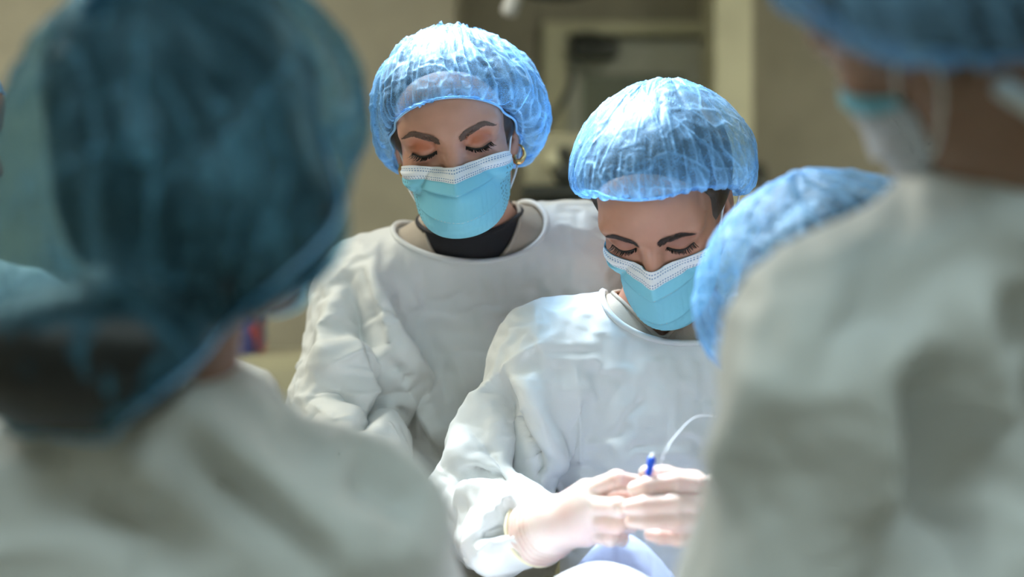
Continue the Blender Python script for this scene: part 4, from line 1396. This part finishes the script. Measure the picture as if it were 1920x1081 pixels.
hc.cap(pc, rad=(.130, .126, .118), cen=(0, .02, .0), seed=12, lobes=[(tuple(bun), (.09, .11, .09), tuple((bun - np.array([0, 0, -.02])) * .40))], steps=28, mat='cap_dark', nt=120, nr=40, goal=.02, namp=.008, rim=(.085, .10), rz=(.065, .05, -.09, -.185, -.20), tilt=.06, under=-1.25, cells=40)
hc.mask(pc)
def c_body(P):
    return torso_sdf(P, C['nb'], C['sr'], C['sl'], C['chest'], C['hip'], rc=.15, rh=.16, tr=.064)
c_el = px(770, 1260, 1.32); c_wr = px(800, 1165, 1.42)
c_el2 = px(-220, 1330, 1.25); c_wr2 = px(60, 1225, 1.40)
def c_gown(P):
    d = c_body(P)
    s1 = smin(d_cone(P, C['sr'], c_el, .07, .065), d_cone(P, c_el, c_wr, .06, .045), .03)
    s2 = smin(d_cone(P, C['sl'], c_el2, .07, .065), d_cone(P, c_el2, c_wr2, .06, .045), .03)
    return smin(smin(d, s1, .03), s2, .03)
make_gown(pc, c_gown, (-.62, .95, .45), (.1, 1.62, 1.4), [ell_cut(C['nb'] + [0, .0, .07], (.062, .068, .05)), hem(.5), wrist_cut(c_el, c_wr, .9), wrist_cut(c_el2, c_wr2, .9)],
    [([(320, 800), (440, 900), (560, 1000), (640, 1078)], .014, -.016, 2), ([(360, 800), (500, 905), (620, 1000), (690, 1078)], .014, .012, 2), ([(240, 860), (330, 900)], .02, .010, 2), ([(640, 860), (740, 900), (790, 960)], .022, -.016, 2), ([(120, 900), (260, 1000), (340, 1078)], .02, -.010, 2)], h=.013, push=None, steps=18, seed=5)
legs(pc, -.27, 1.2, 180)
adopt(pc)

# ================================================================== foreground right: head turned towards the table
pd = person((.42, 1.1, 0), 'blurred person in foreground at right, masked face in profile, back of pale gown to camera')
D = {}
D['nb'] = px(1920, 372, 1.12); D['sr'] = px(2230, 510, 1.2); D['sl'] = px(1580, 660, 1.12)
D['chest'] = px(1840, 1150, 1.2); D['hip'] = np.array([.36, 1.2, .5])
hd = Head((.292, 1.056, 1.508), (6.5, 33.7, -144), D['nb'])
hd.skin(.004, (.34, .19, .13), parent=pd)
hd.hair(pd, puff=.008, h=.006)
hd.cap(pd, steps=28, seed=21, nt=120, nr=40, mat='cap')
hd.mask(pd, mat='mask_pale', band='mask')
tv, tf = tube(arc([px(1866, 152, 1.005), px(1900, 176, 1.0), px(1950, 208, 1.01), px(2010, 250, 1.04)], 16), np.interp(np.linspace(0, 1, 16), [0, .1, 1], [.003, .0075, .007]), 10)
new_obj('cap_tie', tv, tf, M['lining'], pd)
def d_body(P):
    return torso_sdf(P, D['nb'], D['sr'], D['sl'], D['chest'], D['hip'], rc=.16, rh=.16, tr=.062, sh=.07)
d_el = px(1455, 1130, 1.16); d_wr = px(1420, 1150, 1.35)
d_el2 = px(2300, 1180, 1.27); d_wr2 = px(2010, 1215, 1.40)
cr_n = np.array([-.45, .0, 1.0]); cr_n /= np.linalg.norm(cr_n); cr_c = D['nb'] + np.array([-.004, 0, .036])
V, Q = lathe([(.075, -.03), (.0735, -.01), (.070, .012), (.068, .016), (.065, .010), (.065, -.03)], 40, cr_c, cr_c + cr_n); new_obj('black_collar', V, Q, M['black'], pd)
def d_gown(P):
    d = d_body(P)
    s1 = smin(d_cone(P, D['sl'], d_el, .072, .068), d_cone(P, d_el, d_wr, .066, .045), .03)
    s2 = smin(d_cone(P, D['sr'], d_el2, .072, .068), d_cone(P, d_el2, d_wr2, .066, .045), .03)
    return smin(smin(d, s1, .04), s2, .04)
make_gown(pd, d_gown, (.05, .95, .45), (.75, 1.62, 1.5), [ell_cut(D['nb'] + [0, .0, .045], (.056, .075, .06)), hem(.5), wrist_cut(d_el, d_wr, .9), wrist_cut(d_el2, d_wr2, .9)],
    [([(1725, 690), (1745, 850), (1775, 1060)], .022, -.026, 2), ([(1700, 600), (1690, 760), (1660, 1000)], .025, .014, 2), ([(1815, 560), (1860, 720), (1915, 880)], .016, .020, 2), ([(1560, 560), (1640, 600), (1700, 640)], .04, -.016, 2), ([(1880, 560), (1915, 700)], .025, -.014, 2), ([(1330, 900), (1400, 760), (1440, 660)], .025, .010, 2)], h=.013, push=None, steps=18, seed=6)
legs(pd, .36, 1.2, 180)
adopt(pd)

# ================================================================== bent head between the right-hand people
pe = person((.8, 1.5, 0), 'person bent low over the table, only a blue cap showing past the foreground shoulder')
e_nb = px(1700, 610, 1.57)
he = Head(px(1615, 600, 1.50), (68, 0, -100), e_nb)
he.skin(.004, (.45, .24, .17), parent=pe)
he.hair(pe, puff=.008, h=.005)
he.cap(pe, steps=28, seed=31, nt=160, nr=48, rad=(.104, .110, .095), cen=(0, .02, .045))
def e_gown(P):
    a, b = e_nb + np.array([.14, -.13, -.06]), e_nb + np.array([.14, .13, -.06])
    d = torso_sdf(P, e_nb, a, b, e_nb + np.array([.16, 0, -.08]), np.array([.78, 1.64, .95]), rc=.12, rh=.14, fwd=(.5, 0, 1))
    d = smin(d, d_cone(P, (.78, 1.64, .95), (.80, 1.64, .5), .14, .15), .05)
    d = smin(d, d_cone(P, a, a + np.array([.23, -.02, -.20]), .06, .05), .03)
    return smin(d, d_cone(P, b, b + np.array([.23, .02, -.20]), .06, .05), .03)
make_gown(pe, e_gown, (.2, 1.2, .45), (1.1, 1.95, 1.5), [ell_cut(e_nb + np.array([-.03, 0, .02]), (.075, .08, .06)), hem(.5), wrist_cut(e_nb + np.array([.14, -.13, -.06]), e_nb + np.array([.37, -.15, -.26]), 1.0), wrist_cut(e_nb + np.array([.14, .13, -.06]), e_nb + np.array([.37, .15, -.26]), 1.0)], [], h=.015, steps=15, seed=8)
legs(pe, .80, 1.64, -90)
adopt(pe)

# ================================================================== person at the left edge, mostly hidden
pf = person((-.85, 2.25, 0), 'gowned person at far left, mostly hidden behind the blurred foreground head')
fn = px(-180, 490, 2.28)
hf = Head(px(-136, 238, 2.2), (12, 0, 92), fn)
hf.skin(.004, (.55, .25, .16), parent=pf)
hf.hair(pf, h=.006)
hf.cap(pf, rad=(.105, .102, .092), cen=(0, .03, .045), steps=28, seed=41, nt=120, nr=36, grow=.08, goal=.03, press=0)
f_sr = px(-250, 560, 2.1); f_sl = px(40, 590, 2.4)
f_el = px(468, 742, 2.3); f_wr = px(360, 1000, 2.2); f_el2 = px(-150, 900, 2.0); f_wr2 = px(150, 1000, 1.95)
f_ch = px(-160, 800, 2.3); f_hip = np.array([-.86, 2.3, .5])
def f_gown(P):
    d = torso_sdf(P, fn, f_sr, f_sl, f_ch, f_hip, rc=.14, fwd=(1, .2, 0))
    s1 = smin(d_cone(P, f_sl, f_el, .06, .042), d_cone(P, f_el, f_wr, .042, .04), .012)
    s2 = smin(d_cone(P, f_sr, f_el2, .06, .05), d_cone(P, f_el2, f_wr2, .05, .04), .03)
    return smin(smin(d, s1, .03), s2, .03)
make_gown(pf, f_gown, (-1.3, 1.8, .45), (-.25, 2.7, 1.5), [ell_cut(fn + [0, 0, .03], (.075, .08, .06)), hem(.5), wrist_cut(f_el, f_wr, .95), wrist_cut(f_el2, f_wr2, .95)], [], h=.015, steps=12, seed=7)
legs(pf, -.86, 2.3, 90)
adopt(pf)


# gloved hands at the ends of the sleeves that the photo hides
_hp = [np.array([x, -.082, z]) for x, z in ((.026, .002), (.009, .005), (-.009, .004), (-.025, .0))]
_hf = [([p, p + [.002, -.036 * k, -.008], p + [.001, -.056 * k, -.022], p + [0, -.066 * k, -.038]], FR) for p, k in zip(_hp, (.92, 1.0, .95, .78))]
_ht = ([np.array([.016, -.015, -.006]), np.array([.038, -.045, -.014]), np.array([.040, -.072, -.024]), np.array([.034, -.088, -.030])], (.016, .0125, .0105, .0085))
_h0 = hand_sdf(np.zeros(3), _hp, _hf, _ht)
_hV, _hQ = mesh_sdf(lambda P: smin(_h0(P), d_cone(P, (0, 0, 0), (0, .06, 0), .027, .031), .02), (-.07, -.18, -.08), (.07, .11, .06), .0035)
_hV = relax(_hV, _hQ, 2, .4)
def spare_hand(parent, el, wr, left, at=.93, aim=None):
    f = (wr - el) * np.array([1, 1, .2]) if aim is None else np.asarray(aim, float)
    f = f / np.linalg.norm(f)
    x = np.cross(f, [0, 0, 1.0]); x /= np.linalg.norm(x); z = np.cross(x, f)
    Rm_ = np.stack([x, -f, z], 1)
    V = _hV * np.array([-1 if left else 1, 1, 1])
    new_obj('glove', V @ Rm_.T + el + (wr - el) * at + f * .012, _hQ[:, ::-1] if left else _hQ, M['glove'], parent)
spare_hand(pa, a_el, a_wr, False); spare_hand(pa, a_el2, a_wr2, True, aim=a_wr2 - a_el2)
spare_hand(pc, c_el, c_wr, False, .88); spare_hand(pc, c_el2, c_wr2, True, .88)
spare_hand(pd, d_el, d_wr, True, .88); spare_hand(pd, d_el2, d_wr2, False, .88)
spare_hand(pf, f_el, f_wr, True, aim=f_wr - f_el); spare_hand(pf, f_el2, f_wr2, False)
for sg in (-1, 1):
    e0 = e_nb + np.array([.14, .13 * sg, -.06]); spare_hand(pe, e0, e0 + np.array([.23, .02 * sg, -.20]), sg > 0, 1.05, aim=(.5, 0, -1))
for p_ in (pc, pd, pe, pf):
    adopt(p_)
legs(pa, -.13, 2.28, 0); legs(pb, .26, 1.97, 0); adopt(pa); adopt(pb)
# ------------------------------------------------------------------ operating table and drapes
ot = thing('operating_table', 'operating table under the drapes between the two rows of people', 'table')
bbox_obj('table_pad', (-.55, 1.44, .84), (.6, 1.78, .92), 'pad', ot, .015)
bbox_obj('table_top', (-.55, 1.44, .80), (.6, 1.78, .838), 'steel', ot)
bbox_obj('column', (-.05, 1.53, .08), (.15, 1.69, .80), 'steel', ot, .02)
bbox_obj('base', (-.3, 1.50, .0), (.3, 1.72, .08), 'steel', ot, .02)
def sheet(name, x0, x1, y0, y1, f, mat, nu=90, nv=60, grow=.03, drop=.25, seed=1, goal=.04):
    """cloth laid over a height field with hanging sides"""
    u = np.linspace(x0 - drop, x1 + drop, nu); v = np.linspace(y0 - drop, y1 + drop, nv)
    X, Y = np.meshgrid(u, v)
    ox = np.maximum(0, np.maximum(x0 - X, X - x1)); oy = np.maximum(0, np.maximum(y0 - Y, Y - y1))
    Xc = np.clip(X, x0, x1); Yc = np.clip(Y, y0, y1)
    Z = f(Xc, Yc) - ox - oy
    P = np.stack([Xc + np.sign(X - Xc) * ox * .08, Yc + np.sign(Y - Yc) * oy * .08, Z], -1).reshape(-1, 3)
    Q = grid_faces(nu, nv)
    W = settle(P, Q, np.zeros(len(P)), steps=25, iters=4, grow=grow, gravity=(0, 0, -5e-6), goal=goal, bend=.05, seed=seed, jitter=.002)
    W, Q = subdivide(W, Q, 1)
    return new_obj(name, W, Q, M[mat])
def gs(X, Y, cx_, cy_, sx, sy, h):
    return h * np.exp(-((X - cx_) / sx) ** 2 - ((Y - cy_) / sy) ** 2)
pw = px(1130, 1045, 1.55)
fw_ = lambda X, Y: .94 + gs(X, Y, pw[0], pw[1], .12, .12, pw[2] - .94 - .006)
o = sheet('white_surgical_drape', -.55, .6, 1.43, 1.79, fw_, 'drape_white'); o['label'] = 'brightly lit white surgical drape mounded over the patient below the gloved hands'; o['category'] = 'drape'
pq = px(1165, 1000, 1.70)
fb = lambda X, Y: np.maximum(fw_(X, Y) + .005, .955 + gs(X, Y, pq[0], pq[1], .075, .05, pq[2] - .955))
o = sheet('blue_surgical_drape', .05, .28, 1.60, 1.78, fb, 'drape_blue', 60, 50, drop=.0, seed=4, goal=.06, grow=.04); o['label'] = 'light blue surgical drape tented up right under the gloved hands'; o['category'] = 'drape'

# ------------------------------------------------------------------ back of the room
st = thing('supply_cabinet', 'cream supply cabinet at the left behind the hidden gowned person', 'cabinet')
cb0 = np.array([wx(380, 3.3), 3.3, 0]); cb1 = np.array([wx(585, 3.3), 3.7, wz(668, 3.3)])
bbox_obj('body', cb0, cb1, 'cream', st)
mx_ = (cb0[0] + cb1[0]) / 2
for a, b in ((cb0[0] + .008, mx_ - .003), (mx_ + .003, cb1[0] - .008)):
    dd = bbox_obj('cabinet_door', (a, 3.282, .08), (b, 3.2995, cb1[2] - .02), 'cream', st)
    bbox_obj('door_pull', ((a + b) / 2 - .01, 3.262, .8), ((a + b) / 2 + .01, 3.282, .92), 'steel', dd)
bx = thing('storage_box', 'dark blue carton with red print on the cream cabinet', 'box')
z0 = cb1[2]
bbox_obj('carton', (wx(425, 3.4), 3.36, z0), (wx(478, 3.4), 3.55, z0 + .10), 'carton', bx)
bbox_obj('lid', (wx(424, 3.4) , 3.355, z0 + .1005), (wx(479, 3.4), 3.555, z0 + .112), 'carton', bx)

am = thing('anaesthesia_machine', 'cream anaesthesia machine with dark tray between the two women', 'machine')
yA = 3.5
bbox_obj('cabinet', (wx(985, yA), yA, .12), (wx(1112, yA), yA + .4, wz(392, yA)), 'cream', am, .01)
bbox_obj('back_panel', (wx(985, yA), yA + .15, wz(345, yA)), (wx(1112, yA), yA + .4, wz(236, yA)), 'cream', am, .01)
bbox_obj('tray', (wx(978, yA) , yA - .03, wz(372, yA)), (wx(1118, yA), yA + .42, wz(348, yA)), 'dark', am, .005)
for p, q, r in ((1040, 300, .022), (1062, 322, .03), (1058, 290, .02)):
    c = np.array([wx(p, yA + .1), yA + .15, wz(q, yA + .1)])
    V, Q = lathe([(.001, .06), (r * .8, .06), (r, .05), (r, 0)], 16, c, c + [0, -1, 0]); new_obj('control_knob', V, Q, M['dark' if p > 1045 else 'trim'], am)
for k in range(4):
    dx0 = wx(990, yA); dx1 = wx(1108, yA); zz = .16 + k * .27
    dw = bbox_obj('drawer', (dx0, yA - .015, zz), (dx1, yA - .0005, zz + .25), 'cream', am)
    bbox_obj('handle', ((dx0 + dx1) / 2 - .04, yA - .04, zz + .17), ((dx0 + dx1) / 2 + .04, yA - .0155, zz + .19), 'steel', dw)
for sx_ in (0, 1):
    for sy_ in (0, 1):
        c = np.array([wx(995, yA) + sx_ * (wx(1102, yA) - wx(995, yA)), yA + .04 + sy_ * .32, .06])
        V, Q = lathe([(.001, -.02), (.06, -.02), (.06, .02), (.001, .02)], 20, c, c + [1, 0, 0]); new_obj('castor', V, Q, M['dark'], am)
pts = arc([np.array([wx(a, 4.0), 4.0, wz(b, 4.0)]) for a, b in ((1072, 130), (1070, 160), (1052, 195), (1030, 230), (1020, 262))], 24)
pts[-6:, 1] = np.linspace(4.0, 3.85, 6)
tv, tf = tube(pts, .008, 8); new_obj('hose', tv, tf, M['dark'], am)
sd_ = thing('wall_dispenser', 'small dark dispenser low on the wall right of the cream post', 'dispenser')
bbox_obj('housing', (wx(1402, 4.55), 4.54, wz(352, 4.55)), (wx(1436, 4.55), 4.62, wz(306, 4.55)), 'dark', sd_, .01)
bbox_obj('spout', (wx(1412, 4.55), 4.51, wz(352, 4.55)), (wx(1424, 4.55), 4.539, wz(340, 4.55)), 'steel', sd_, .004)
